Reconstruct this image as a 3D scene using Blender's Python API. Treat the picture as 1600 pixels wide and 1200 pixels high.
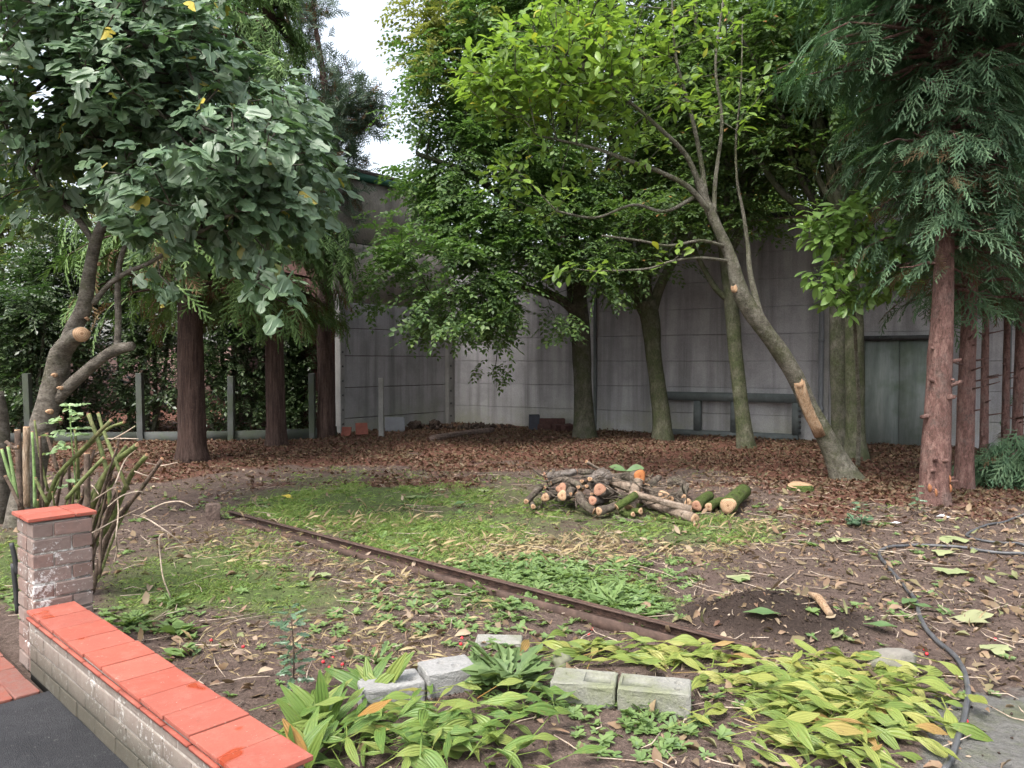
import bpy, bmesh, math, random
import numpy as np
from mathutils import Vector, Matrix
from mathutils.geometry import tessellate_polygon

for o in list(bpy.data.objects):
    bpy.data.objects.remove(o)
SC = bpy.context.scene
COL = SC.collection
R = math.radians
rng = np.random.default_rng(7)

# ------------------------------------------------------------------ camera
F = 1202.0                      # focal length in pixels of a 1600 px wide frame
PITCH = R(1.67)
CAMH = 1.5
cam = bpy.data.cameras.new('camera')
cam.sensor_width = 36
cam.lens = 36 * F / 1600
cam.clip_end = 2000
camo = bpy.data.objects.new('camera', cam)
COL.objects.link(camo)
camo.location = (0, 0, CAMH)
camo.rotation_euler = (R(90) - PITCH, 0, 0)
SC.camera = camo

# ------------------------------------------------------------------ sky and sun
SUN_EL, SUN_AZ = R(58), R(215)      # azimuth clockwise from +Y
world = bpy.data.worlds.new('World')
SC.world = world
world.use_nodes = True
wn = world.node_tree
wn.nodes.clear()
w_out = wn.nodes.new('ShaderNodeOutputWorld')
w_bg = wn.nodes.new('ShaderNodeBackground')
w_sky = wn.nodes.new('ShaderNodeTexSky')
w_sky.sky_type = 'NISHITA'
w_sky.sun_disc = False
w_sky.sun_elevation = SUN_EL
w_sky.sun_rotation = SUN_AZ
w_sky.dust_density = 4.0
w_sky.air_density = 1.2
w_hsv = wn.nodes.new('ShaderNodeHueSaturation')
w_hsv.inputs['Saturation'].default_value = 0.42
w_bg.inputs['Strength'].default_value = 0.135
wn.links.new(w_sky.outputs[0], w_hsv.inputs['Color'])
wn.links.new(w_hsv.outputs[0], w_bg.inputs['Color'])
wn.links.new(w_bg.outputs[0], w_out.inputs['Surface'])
sl = bpy.data.lights.new('sun', 'SUN')
sl.energy = 1.5
sl.angle = R(20)
sl.color = (1.0, 0.97, 0.92)
so = bpy.data.objects.new('sun', sl)
COL.objects.link(so)
sdir = Vector((math.sin(SUN_AZ) * math.cos(SUN_EL), math.cos(SUN_AZ) * math.cos(SUN_EL), math.sin(SUN_EL)))
so.rotation_euler = sdir.to_track_quat('Z', 'Y').to_euler()
so.location = (0, 0, 30)

SC.render.engine = 'CYCLES'
SC.cycles.use_denoising = True
SC.cycles.max_bounces = 5
SC.cycles.diffuse_bounces = 3
SC.cycles.glossy_bounces = 2
SC.cycles.transmission_bounces = 3
SC.cycles.use_adaptive_sampling = True
SC.cycles.adaptive_threshold = 0.03
SC.cycles.sample_clamp_indirect = 6
SC.view_settings.view_transform = 'Standard'
SC.view_settings.look = 'None'
SC.view_settings.gamma = 1
SC.view_settings.exposure = 1.62

# ------------------------------------------------------------------ picture <-> place
CP, SP = math.cos(PITCH), math.sin(PITCH)
def ray(px, py):
    u = (px - 800) / F; v = (600 - py) / F
    return np.array([u, CP + v * SP, -SP + v * CP])
def W(px, py, Y):
    d = ray(px, py)
    return np.array([0, 0, CAMH]) + d * (Y / d[1])
def G(px, py, z=0.0):
    d = ray(px, py)
    return np.array([0, 0, CAMH]) + d * ((z - CAMH) / d[2])
def proj(P):
    P = np.asarray(P, float); q = P - np.array([0, 0, CAMH])
    dep = q[..., 1] * CP - q[..., 2] * SP
    dep = np.where(np.abs(dep) < 1e-6, 1e-6, dep)
    up = q[..., 1] * SP + q[..., 2] * CP
    return 800 + F * q[..., 0] / dep, 600 - F * up / dep, dep
def plane_hit(px, py, A, B):
    """where the view ray meets the vertical plane through ground points A, B"""
    n = np.array([-(B[1] - A[1]), B[0] - A[0], 0.0]); d = ray(px, py)
    t = np.dot(n, np.array([A[0], A[1], 0]) - np.array([0, 0, CAMH])) / np.dot(n, d)
    return np.array([0, 0, CAMH]) + d * t

# ------------------------------------------------------------------ noise and ground height
_tab = np.random.default_rng(3).random((256, 256))
def vnoise(x, y):
    x = np.asarray(x, float); y = np.asarray(y, float)
    xi = np.floor(x).astype(int); yi = np.floor(y).astype(int)
    fx = x - xi; fy = y - yi
    fx = fx * fx * (3 - 2 * fx); fy = fy * fy * (3 - 2 * fy)
    a = _tab[xi & 255, yi & 255]; b = _tab[(xi + 1) & 255, yi & 255]
    c = _tab[xi & 255, (yi + 1) & 255]; d = _tab[(xi + 1) & 255, (yi + 1) & 255]
    return (a * (1 - fx) + b * fx) * (1 - fy) + (c * (1 - fx) + d * fx) * fy
def fbm(x, y, o=4):
    s = 0; a = 0.5; t = 0
    for i in range(o):
        s = s + a * vnoise(x * 2 ** i + 17.3 * i, y * 2 ** i + 9.1 * i); t += a; a *= 0.5
    return s / t
def sstep(a, b, x):
    t = np.clip((x - a) / (b - a), 0, 1)
    return t * t * (3 - 2 * t)

# low wall line (outer top edge), direction and outward (road side) normal
WL0 = G(42, 952.7, 0.31); WL1 = G(347, 1188, 0.31)
WD = (WL1 - WL0); WD[2] = 0; WD /= np.linalg.norm(WD)
WN = np.array([WD[1], -WD[0], 0.0])
if WN[1] > 0: WN = -WN          # points to the road
MOUND = G(1208, 975)
def roadside(x, y):
    return (x - WL0[0]) * WN[0] + (y - WL0[1]) * WN[1]
def H(x, y):
    x = np.asarray(x, float); y = np.asarray(y, float)
    h = 0.07 * (fbm(x * 0.7 + 5, y * 0.7 + 5) - 0.5) + 0.035 * (fbm(x * 4 + 50, y * 4) - 0.5)
    r2 = ((x - MOUND[0]) / 0.36) ** 2 + ((y - MOUND[1]) / 0.26) ** 2
    h = h + 0.17 * np.exp(-r2) * (0.7 + 0.6 * fbm(x * 9, y * 9)) + 0.02 * np.exp(-r2) * (vnoise(x * 30, y * 30) - .5)
    s = roadside(x, y)
    k = sstep(-0.25, -0.05, s)
    return h * (1 - k) - 0.05 * k

# ------------------------------------------------------------------ objects
ORG = {}
def tag(o, label=None, cat=None, group=None, kind=None):
    if label: o['label'] = label
    if cat: o['category'] = cat
    if group: o['group'] = group
    if kind: o['kind'] = kind
    return o
def thing(name, loc, label, cat, group=None):
    o = bpy.data.objects.new(name, None); COL.objects.link(o)
    o.empty_display_size = 0.1
    o.location = [float(c) for c in loc]
    ORG[o.name] = np.array(loc, float)
    return tag(o, label, cat, group)
def mesh_np(name, V, Fc, smooth=False):
    me = bpy.data.meshes.new(name)
    V = np.ascontiguousarray(V, dtype=np.float32)
    if isinstance(Fc, list) and len({len(q) for q in Fc}) > 1:
        me.from_pydata([tuple(map(float, v)) for v in V], [], [list(map(int, f)) for f in Fc])
    else:
        Fc = np.asarray(Fc); k = Fc.shape[1]
        me.vertices.add(len(V)); me.vertices.foreach_set('co', V.ravel())
        me.loops.add(Fc.size); me.loops.foreach_set('vertex_index', np.ascontiguousarray(Fc, dtype=np.int32).ravel())
        me.polygons.add(len(Fc)); me.polygons.foreach_set('loop_start', np.arange(0, Fc.size, k, dtype=np.int32))
        me.update(calc_edges=True)
    if smooth:
        me.polygons.foreach_set('use_smooth', np.ones(len(me.polygons), dtype=bool))
    return me
def mk(name, V, Fc, mat, parent=None, smooth=False, origin=None):
    """V in world metres; the object keeps its own origin"""
    V = np.asarray(V, float)
    if parent is not None:
        org = ORG[parent.name]
    else:
        org = np.array(origin, float) if origin is not None else np.zeros(3)
    me = mesh_np(name, V - org, Fc, smooth)
    me.materials.append(mat)
    o = bpy.data.objects.new(name, me); COL.objects.link(o)
    if parent is not None: o.parent = parent
    else: o.location = org
    ORG[o.name] = org
    return o
def put(name, me, parent, M4):
    """an object that shares mesh data, at world matrix M4 (numpy 4x4)"""
    o = bpy.data.objects.new(name, me); COL.objects.link(o)
    M4 = np.array(M4, float)
    if parent is not None:
        M4[:3, 3] -= ORG[parent.name]; o.parent = parent
    o.matrix_basis = Matrix(M4.tolist())
    ORG[o.name] = M4[:3, 3].copy()
    return o
def join(parts):
    Vs, Fs, n = [], [], 0
    for V, f in parts:
        Vs.append(V); Fs.append(np.asarray(f) + n); n += len(V)
    return np.concatenate(Vs), np.concatenate(Fs)

def unit(v):
    v = np.asarray(v, float)
    return v / np.maximum(np.linalg.norm(v, axis=-1, keepdims=True), 1e-9)
def frames(d, up):
    """rotation matrices whose columns are x=d, y, z~up"""
    x = unit(d); y = unit(np.cross(up, x)); z = np.cross(x, y)
    return np.stack([x, y, z], axis=-1)
def bake(temps, idx, Rm, S, P):
    Vs, Fs, n = [], [], 0
    S = np.broadcast_to(np.asarray(S, float), (len(P),))
    for t, (tv, tf) in enumerate(temps):
        m = np.where(idx == t)[0]
        if len(m) == 0: continue
        V = np.einsum('nij,vj->nvi', Rm[m] * S[m, None, None], tv) + P[m, None, :]
        f = tf[None] + (np.arange(len(m)) * len(tv))[:, None, None] + n
        Vs.append(V.reshape(-1, 3)); Fs.append(f.reshape(-1, 3)); n += len(m) * len(tv)
    return np.concatenate(Vs), np.concatenate(Fs)
def mat4(Rm, s, p):
    M4 = np.eye(4); M4[:3, :3] = Rm * s; M4[:3, 3] = p
    return M4

def tube(P, Rr, n=8, cap=True, wob=0.0, seed=0):
    P = np.asarray(P, float); Rr = np.broadcast_to(np.asarray(Rr, float), (len(P),))
    T = np.gradient(P, axis=0); T = unit(T)
    a = np.array([0, 0, 1.0]) if abs(T[0][2]) < 0.9 else np.array([1.0, 0, 0])
    u = unit(np.cross(T[0], a)); V = []
    ang = np.arange(n) * 2 * math.pi / n
    rg = np.random.default_rng(seed)
    lob = 1 + wob * (rg.random((len(P), n)) - .5)
    for i in range(len(P)):
        u = unit(u - T[i] * np.dot(u, T[i])); w = np.cross(T[i], u)
        V.append(P[i] + (np.cos(ang)[:, None] * u + np.sin(ang)[:, None] * w) * (Rr[i] * lob[i])[:, None])
    V = np.concatenate(V); f = []
    k = np.arange(n); k2 = (k + 1) % n
    for i in range(len(P) - 1):
        a0 = i * n
        f.append(np.stack([a0 + k, a0 + k2, a0 + n + k2], 1)); f.append(np.stack([a0 + k, a0 + n + k2, a0 + n + k], 1))
    if cap:
        V = np.concatenate([V, P[:1], P[-1:]]); c0 = len(V) - 2; c1 = len(V) - 1; e = (len(P) - 1) * n
        f.append(np.stack([np.full(n, c0), k2, k], 1)); f.append(np.stack([np.full(n, c1), e + k, e + k2], 1))
    return V, np.concatenate(f)
def smooth_path(P, m=6):
    """Catmull-Rom through points (any number of columns)"""
    P = np.asarray(P, float)
    Q = np.concatenate([[2 * P[0] - P[1]], P, [2 * P[-1] - P[-2]]]); out = []
    for i in range(1, len(Q) - 2):
        for t in np.arange(m) / m:
            a, b, c, d = Q[i - 1], Q[i], Q[i + 1], Q[i + 2]
            out.append(.5 * (2 * b + (c - a) * t + (2 * a - 5 * b + 4 * c - d) * t * t + (3 * b - a - 3 * c + d) * t ** 3))
    out.append(P[-1])
    return np.array(out)
def boxvf(c, ax, ay, az, sx, sy, sz):
    """box centred c with unit axes and full sizes"""
    V = []
    for k in (-.5, .5):
        for i, j in ((-.5, -.5), (.5, -.5), (.5, .5), (-.5, .5)):
            V.append(np.asarray(c) + np.asarray(ax) * i * sx + np.asarray(ay) * j * sy + np.asarray(az) * k * sz)
    f = [(0, 3, 2, 1), (4, 5, 6, 7), (0, 1, 5, 4), (1, 2, 6, 5), (2, 3, 7, 6), (3, 0, 4, 7)]
    return np.array(V), np.array(f)
def bevel_box_mesh(name, sx, sy, sz, bev, mat, seg=2, jit=0.0, seed=0, cuts=0):
    bm = bmesh.new(); bmesh.ops.create_cube(bm, size=1.0)
    for v in bm.verts: v.co = Vector((v.co.x * sx, v.co.y * sy, v.co.z * sz))
    if cuts: bmesh.ops.subdivide_edges(bm, edges=bm.edges[:], cuts=cuts, use_grid_fill=True)
    if bev:
        ed = [e for e in bm.edges if len(e.link_faces) == 2 and e.calc_face_angle(0) > 1.0]
        bmesh.ops.bevel(bm, geom=ed, offset=bev, segments=seg, affect='EDGES', profile=0.6)
    rg = random.Random(seed)
    if jit:
        for v in bm.verts: v.co += Vector((rg.uniform(-jit, jit), rg.uniform(-jit, jit), rg.uniform(-jit, jit)))
    bmesh.ops.recalc_face_normals(bm, faces=bm.faces[:])
    me = bpy.data.meshes.new(name); bm.to_mesh(me); bm.free(); me.materials.append(mat)
    return me

# ------------------------------------------------------------------ materials
class NT:
    def __init__(s, name):
        s.m = bpy.data.materials.new(name); s.m.use_nodes = True
        s.t = s.m.node_tree; s.t.nodes.clear()
        s.out = s.t.nodes.new('ShaderNodeOutputMaterial')
    def n(s, typ, **kw):
        nd = s.t.nodes.new(typ)
        for k, v in kw.items():
            if k[0] == 'i' and k[1:].isdigit(): s.set(nd.inputs[int(k[1:])], v)
            elif k in nd.inputs.keys(): s.set(nd.inputs[k], v)
            elif k.replace('_', ' ') in nd.inputs.keys(): s.set(nd.inputs[k.replace('_', ' ')], v)
            else: setattr(nd, k, v)
        return nd
    def set(s, sock, v):
        if isinstance(v, bpy.types.NodeSocket): s.t.links.new(v, sock)
        elif isinstance(v, bpy.types.Node): s.t.links.new(v.outputs[0], sock)
        else:
            if isinstance(v, tuple) and len(v) == 3 and sock.type == 'RGBA': v = (*v, 1)
            sock.default_value = v
    def math(s, op, a, b=0.0, c=0.0):
        return s.n('ShaderNodeMath', operation=op, i0=a, i1=b, i2=c).outputs[0]
    def noise(s, co, scale, detail=4, rough=.6):
        return s.n('ShaderNodeTexNoise', Vector=co, Scale=float(scale), Detail=float(detail), Roughness=rough).outputs[0]
    def ramp(s, fac, stops, interp='LINEAR'):
        nd = s.n('ShaderNodeValToRGB'); s.set(nd.inputs[0], fac); cr = nd.color_ramp; cr.interpolation = interp
        while len(cr.elements) < len(stops): cr.elements.new(0.5)
        for e, (p, c) in zip(cr.elements, stops):
            e.position = p; e.color = (*c, 1) if not isinstance(c, float) else (c, c, c, 1)
        return nd.outputs[0]
    def mix(s, fac, a, b, mode='MIX'):
        nd = s.n('ShaderNodeMix', data_type='RGBA', blend_type=mode)
        s.set(nd.inputs[0], fac); s.set(nd.inputs[6], a); s.set(nd.inputs[7], b)
        return nd.outputs[2]
    def co(s, scale=(1, 1, 1), world=False):
        if world: src = s.n('ShaderNodeNewGeometry').outputs['Position']
        else: src = s.n('ShaderNodeTexCoord').outputs['Object']
        if scale == (1, 1, 1): return src
        return s.n('ShaderNodeMapping', Vector=src, Scale=scale).outputs[0]
    def bump(s, h, strength=.5, dist=.02):
        return s.n('ShaderNodeBump', Height=h, Strength=strength, Distance=dist).outputs[0]
    def bsdf(s, col, rough=.8, normal=None, spec=.3, metal=0.0):
        p = s.n('ShaderNodeBsdfPrincipled'); s.set(p.inputs['Base Color'], col); s.set(p.inputs['Roughness'], rough)
        s.set(p.inputs['Specular IOR Level'], spec); s.set(p.inputs['Metallic'], metal)
        if normal is not None: s.set(p.inputs['Normal'], normal)
        return p.outputs[0]
    def done(s, sh):
        s.t.links.new(sh, s.out.inputs['Surface']); return s.m

def leafmat(name, cols, trans=.3, tcol=None, rough=.45, spec=.4, odd=None):
    """cols spread over leaves by a random value of each leaf"""
    t = NT(name)
    g = t.n('ShaderNodeNewGeometry'); oi = t.n('ShaderNodeObjectInfo')
    r = t.math('FRACT', t.math('ADD', g.outputs['Random Per Island'], oi.outputs['Random']))
    st = [(i / max(1, len(cols) - 1), c) for i, c in enumerate(cols)]
    if odd: st = [(p * (1 - odd[0]), c) for p, c in st] + [(1 - odd[0] + .003, odd[1]), (1.0, odd[1])]
    c = t.ramp(r, st)
    co = t.co()
    c = t.mix(t.ramp(t.noise(co, 9, 3), [(.3, 0.0), (.75, .5)]), c, t.mix(.45, c, (.35, .4, .18)), 'MIX')
    b = t.bsdf(c, rough, None, spec)
    if trans:
        tc = t.mix(.6, c, tcol or (.25, .4, .04))
        tl = t.n('ShaderNodeBsdfTranslucent', Color=tc)
        ms = t.n('ShaderNodeMixShader', i0=trans); t.t.links.new(b, ms.inputs[1]); t.t.links.new(tl.outputs[0], ms.inputs[2])
        b = ms.outputs[0]
    return t.done(b)
def barkmat(name, cols, sc=(1, 1, 1), scale=10, moss=None, mossamt=.5, bump=.6, rough=.9, extra=None):
    t = NT(name); co = t.co(sc)
    n1 = t.noise(co, scale, 6, .65); c = t.ramp(n1, [(.28 + .44 * i / max(1, len(cols) - 1), k) for i, k in enumerate(cols)])
    c2 = t.co()
    n2 = t.noise(c2, 2.5, 4)
    if moss:
        c = t.mix(t.ramp(t.noise(c2, 4, 5, .7), [(mossamt - .1, 0.0), (mossamt + .1, .85)]), c, moss)
    if extra:
        c = t.mix(t.ramp(t.noise(c2, extra[1], 4, .6), [(extra[2], 0.0), (extra[2] + .06, .9)]), c, extra[0])
    c = t.mix(t.ramp(n2, [(.3, .0), (.8, .45)]), c, t.mix(.6, c, (.02, .02, .02)))
    n3 = t.noise(co, scale * 4.5, 5, .7)
    c = t.mix(t.ramp(n3, [(.34, .75), (.56, 0.0)]), c, t.mix(.75, c, (.015, .012, .01)))
    c = t.mix(t.ramp(t.noise(c2, 26, 5, .75), [(.55, 0.0), (.7, .45)]), c, cols[-1])
    h = t.math('ADD', t.math('MULTIPLY', n1, 1.3), t.math('ADD', n3, t.math('MULTIPLY', t.noise(c2, 90, 3), .4)))
    return t.done(t.bsdf(c, rough, t.bump(h, bump, .03), .2))
# ------------------------------------------------------------------ the materials of the place
M = {}
# bark
M['bark_fig'] = barkmat('fig_bark', [(.06, .05, .04), (.15, .13, .105), (.26, .235, .20)], (1, 1, 2.2), 9, (.09, .09, .05), .62, .5)
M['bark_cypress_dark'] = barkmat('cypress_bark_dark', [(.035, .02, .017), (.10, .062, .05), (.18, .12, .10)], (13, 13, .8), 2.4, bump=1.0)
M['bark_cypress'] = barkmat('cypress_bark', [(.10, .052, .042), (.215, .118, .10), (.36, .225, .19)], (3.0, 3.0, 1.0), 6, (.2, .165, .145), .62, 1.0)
M['bark_beech'] = barkmat('beech_bark', [(.05, .048, .036), (.10, .096, .072), (.16, .15, .12)], (1, 1, .6), 9, (.05, .062, .024), .52, .6)
M['bark_mossy'] = barkmat('mossy_bark', [(.055, .055, .035), (.12, .118, .08), (.2, .195, .14)], (1, 1, .6), 9, (.058, .074, .026), .50, .6)
M['bark_magnolia'] = barkmat('magnolia_bark', [(.085, .078, .058), (.2, .185, .145), (.35, .33, .27)], (1, 1, 1), 14, (.10, .11, .05), .54, .9)
M['bark_log'] = barkmat('log_bark', [(.06, .045, .035), (.15, .12, .095), (.28, .235, .19)], (1, 1, 1), 14, (.085, .095, .04), .64, .8)
M['bark_log_pale'] = barkmat('pale_log_bark', [(.13, .095, .07), (.27, .205, .155), (.38, .31, .25)], (1, 1, 1), 9, None, .5, .5)
M['bark_log_moss'] = barkmat('mossy_log_bark', [(.05, .055, .025), (.11, .12, .045), (.16, .18, .07)], (1, 1, 1), 14, (.10, .15, .03), .42, 1.0)
M['bark_dead'] = barkmat('dead_wood', [(.09, .07, .06), (.2, .165, .14), (.36, .32, .29)], (1, 1, 1), 16, None, .5, .9)
M['cane_green'] = barkmat('green_cane', [(.09, .12, .035), (.16, .19, .065), (.22, .23, .10)], (1, 1, 1), 6, (.13, .085, .05), .62, .2, .6)
M['cane_bright'] = barkmat('bright_green_cane', [(.14, .25, .07), (.22, .34, .12), (.28, .4, .17)], (1, 1, 1), 5, None, .5, .1, .5)
M['cane_brown'] = barkmat('brown_cane', [(.06, .042, .032), (.15, .105, .08), (.24, .18, .14)], (1, 1, 1), 9, (.10, .10, .05), .66, .5)
M['cane_tan'] = barkmat('tan_cane', [(.22, .15, .09), (.38, .27, .18), (.5, .4, .3)], (5, 5, 1), 9, None, .5, .6)
M['dry_stem'] = barkmat('dry_stem', [(.3, .22, .16), (.5, .4, .31), (.6, .5, .4)], (1, 1, 1), 9, None, .5, .1)
def cutmat(name, a, b, d):
    t = NT(name); co = t.co()
    l = t.n('ShaderNodeVectorMath', operation='LENGTH', i0=co).outputs['Value']
    nz = t.noise(co, 30, 4)
    rr = t.math('SINE', t.math('ADD', t.math('MULTIPLY', l, 420.0), t.math('MULTIPLY', nz, 6.0)))
    c = t.ramp(nz, [(.3, a), (.7, b)])
    c = t.mix(t.math('MULTIPLY', t.math('ADD', rr, 1.0), .24), c, d)
    c = t.mix(t.ramp(t.math('ADD', l, t.math('MULTIPLY', nz, .012)), [(.012, .85), (.022, 0.0)]), c, d)
    c = t.mix(t.ramp(t.noise(co, 14, 3), [(.58, 0.0), (.72, .7)]), c, d)
    return t.done(t.bsdf(c, .8, t.bump(nz, .3, .01), .2))
M['cut_cream'] = cutmat('cream_cut_wood', (.40, .25, .145), (.50, .345, .22), (.17, .085, .045))
M['cut_orange'] = cutmat('orange_cut_wood', (.36, .13, .045), (.42, .18, .07), (.2, .055, .018))
M['cut_pink'] = cutmat('pink_cut_wood', (.34, .17, .11), (.42, .25, .165), (.17, .07, .045))
M['wound'] = barkmat('torn_pale_wood', [(.26, .15, .08), (.44, .29, .175), (.52, .39, .27)], (8, 8, 1.5), 4, None, .5, .6)
# leaves
M['leaf_fig'] = leafmat('fig_leaf', [(.05, .10, .055), (.08, .15, .08), (.12, .2, .115), (.145, .22, .14), (.075, .14, .09)], .3, (.12, .26, .04), .42, .6, (.012, (.45, .35, .04)))
M['leaf_hornbeam'] = leafmat('hornbeam_leaf', [(.034, .075, .03), (.055, .115, .04), (.08, .15, .046), (.115, .185, .045)], .36, (.15, .32, .03), .48, .35)
M['leaf_beech'] = leafmat('beech_leaf', [(.03, .064, .026), (.05, .10, .034), (.08, .14, .038)], .38, (.16, .30, .03), .5, .3, (.015, (.3, .12, .04)))
M['leaf_yellowish'] = leafmat('yellowing_leaf', [(.09, .13, .03), (.15, .17, .04), (.2, .19, .05)], .35, (.35, .4, .05), .5, .3)
M['leaf_magnolia'] = leafmat('magnolia_leaf', [(.10, .19, .032), (.15, .26, .04), (.2, .31, .05)], .42, (.32, .5, .04), .42, .45, (.02, (.5, .4, .03)))
M['leaf_shoot'] = leafmat('magnolia_shoot_leaf', [(.12, .235, .055), (.17, .30, .07), (.22, .36, .09)], .38, (.32, .5, .06), .40, .5, (.012, (.5, .38, .04)))
M['leaf_far'] = leafmat('far_tree_leaf', [(.05, .09, .025), (.09, .14, .035), (.15, .19, .05)], .35, (.3, .4, .05), .5, .3)
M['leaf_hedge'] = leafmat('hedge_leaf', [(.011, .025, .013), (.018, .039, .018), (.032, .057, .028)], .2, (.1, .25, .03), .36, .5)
M['spray_blue'] = leafmat('cypress_spray', [(.045, .098, .058), (.075, .15, .085), (.12, .21, .115)], .24, (.1, .25, .06), .6, .25)
M['spray_green'] = leafmat('green_cypress_spray', [(.05, .105, .032), (.08, .15, .042), (.12, .2, .052)], .18, (.15, .3, .04), .6, .25)
M['spray_pine'] = leafmat('dark_conifer_spray', [(.03, .055, .045), (.045, .08, .06), (.06, .10, .075)], .12, (.1, .2, .06), .6, .25)
M['spray_dead'] = leafmat('dead_cypress_spray', [(.07, .035, .022), (.12, .06, .036), (.06, .035, .025)], .15, (.3, .15, .06), .8, .1)
M['leaf_weed'] = leafmat('weed_leaf', [(.085, .15, .045), (.12, .20, .06), (.155, .235, .08), (.10, .165, .08)], .28, (.3, .45, .06), .55, .3)
def hostamat(name, cols, odd):
    t = NT(name); g = t.n('ShaderNodeNewGeometry'); oi = t.n('ShaderNodeObjectInfo')
    r = t.math('FRACT', t.math('ADD', t.math('MULTIPLY', g.outputs['Random Per Island'], .15), oi.outputs['Random']))
    c = t.ramp(r, [(p * (1 - odd[0]) / (len(cols) - 1), k) for p, k in enumerate(cols)] + [(1 - odd[0] + .004, odd[1])])
    co = t.co(); xyz = t.n('ShaderNodeSeparateXYZ', Vector=co); x, y = xyz.outputs[0], xyz.outputs[1]
    n = t.noise(co, 26, 4, .7)
    fan = t.math('DIVIDE', y, t.math('ADD', t.math('MULTIPLY', t.math('MULTIPLY', t.math('ADD', x, .01), t.math('SUBTRACT', .215, x)), 8.0), .03))
    vein = t.math('SINE', t.math('MULTIPLY', fan, 62.0))
    edge = t.math('ADD', t.math('MULTIPLY', t.math('ABSOLUTE', fan), 1.5), t.math('MULTIPLY', n, .6))
    c = t.mix(t.ramp(edge, [(.62, 0.0), (.95, .8)]), c, (.33, .31, .07))
    c = t.mix(t.ramp(n, [(.52, 0.0), (.72, .6)]), c, t.mix(.5, c, (.30, .27, .06)))
    c = t.mix(t.ramp(t.noise(co, 60, 3), [(.66, 0.0), (.72, .8)]), c, (.16, .085, .04))
    c = t.mix(t.math('MULTIPLY', t.math('ADD', vein, 1.0), .11), c, t.mix(.6, c, (.02, .05, .01)))
    b = t.bsdf(c, .42, t.bump(vein, .5, .003), .4)
    tl = t.n('ShaderNodeBsdfTranslucent', Color=t.mix(.4, c, (.3, .38, .05))); ms = t.n('ShaderNodeMixShader', i0=.24)
    t.t.links.new(b, ms.inputs[1]); t.t.links.new(tl.outputs[0], ms.inputs[2])
    return t.done(ms.outputs[0])
M['leaf_hosta'] = hostamat('broad_yellowing_leaf', [(.12, .18, .038), (.18, .24, .052), (.25, .29, .068), (.34, .33, .10)], (.03, (.32, .2, .07)))
M['leaf_hosta_green'] = hostamat('broad_green_leaf', [(.08, .15, .034), (.115, .195, .042), (.16, .235, .052), (.23, .275, .07)], (.025, (.34, .18, .05)))
M['leaf_dock'] = leafmat('dock_leaf', [(.07, .125, .045), (.095, .16, .055), (.13, .20, .075)], .25, (.3, .4, .06), .5, .35)
M['leaf_holly'] = leafmat('holly_leaf', [(.03, .075, .045), (.05, .11, .065), (.07, .13, .085)], .08, (.1, .25, .05), .28, .6)
M['leaf_rose'] = leafmat('rose_leaf', [(.14, .24, .10), (.2, .3, .14), (.26, .35, .18)], .25, (.35, .45, .1), .45, .4)
M['grass'] = leafmat('grass_blade', [(.09, .17, .034), (.13, .23, .045), (.18, .27, .058), (.26, .26, .09)], .25, (.35, .42, .08), .6, .25)
M['straw'] = leafmat('dry_grass_blade', [(.22, .15, .08), (.34, .25, .14), (.42, .33, .2), (.16, .10, .065)], .12, (.4, .3, .15), .8, .15)
M['litter'] = leafmat('fallen_leaf_litter', [(.034, .0125, .0115), (.066, .021, .018), (.102, .036, .029), (.048, .018, .016), (.16, .08, .066)], .1, (.3, .12, .05), .65, .25)
M['litter_mixed'] = leafmat('mixed_fallen_leaf', [(.07, .04, .03), (.15, .075, .052), (.24, .15, .105), (.10, .055, .04), (.34, .25, .19), (.13, .065, .045), (.17, .19, .09)], .12, (.3, .2, .1), .65, .25)
M['leaf_pale'] = leafmat('pale_underside_leaf', [(.19, .23, .11), (.25, .28, .14), (.28, .28, .16)], .15, (.4, .45, .2), .7, .2)
M['leaf_cut'] = leafmat('fresh_cut_leaf', [(.065, .125, .05), (.09, .165, .065)], .2, (.3, .4, .1), .45, .4)
M['leaf_yellow'] = leafmat('yellow_leaf', [(.62, .44, .05), (.66, .48, .07)], .2, (.6, .5, .1), .5, .3)
# masonry
def concretemat(name, cols, stain=(.10, .11, .09), rough=.9, moss=None, streak=True, spk=60, bump=.35, basez=None):
    t = NT(name); co = t.co(world=True)
    n1 = t.noise(co, 1.6, 6, .65); n2 = t.noise(co, spk, 3)
    c = t.ramp(n1, [(.3 + .4 * i / (len(cols) - 1), k) for i, k in enumerate(cols)])
    if streak:
        st = t.noise(t.co((2.3, 2.3, .12), True), 1.4, 5, .6)
        c = t.mix(t.ramp(st, [(.45, 0.0), (.66, .85)]), c, stain)
    if moss:
        f = t.ramp(t.noise(co, 2.2, 5, .7), [(.42, 0.0), (.6, .8)])
        if basez:
            z = t.n('ShaderNodeSeparateXYZ', Vector=co).outputs[2]
            f = t.math('MULTIPLY', t.ramp(t.math('ADD', z, t.math('MULTIPLY', n1, .5)), [(0.0, 1.0), (1.0, 0.0)]), t.math('ADD', f, .15))
        c = t.mix(f, c, moss)
    c = t.mix(t.ramp(n2, [(.35, .25), (.65, 0.0)]), c, (.05, .05, .05))
    return t.done(t.bsdf(c, rough, t.bump(n2, bump, .01), .25))
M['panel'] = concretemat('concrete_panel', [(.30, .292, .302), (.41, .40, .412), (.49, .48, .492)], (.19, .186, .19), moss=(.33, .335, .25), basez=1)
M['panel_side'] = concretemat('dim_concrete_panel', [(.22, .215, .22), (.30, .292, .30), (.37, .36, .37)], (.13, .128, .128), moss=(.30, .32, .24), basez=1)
M['post'] = concretemat('concrete_post', [(.18, .175, .17), (.25, .245, .235), (.31, .30, .29)], streak=False)
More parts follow.
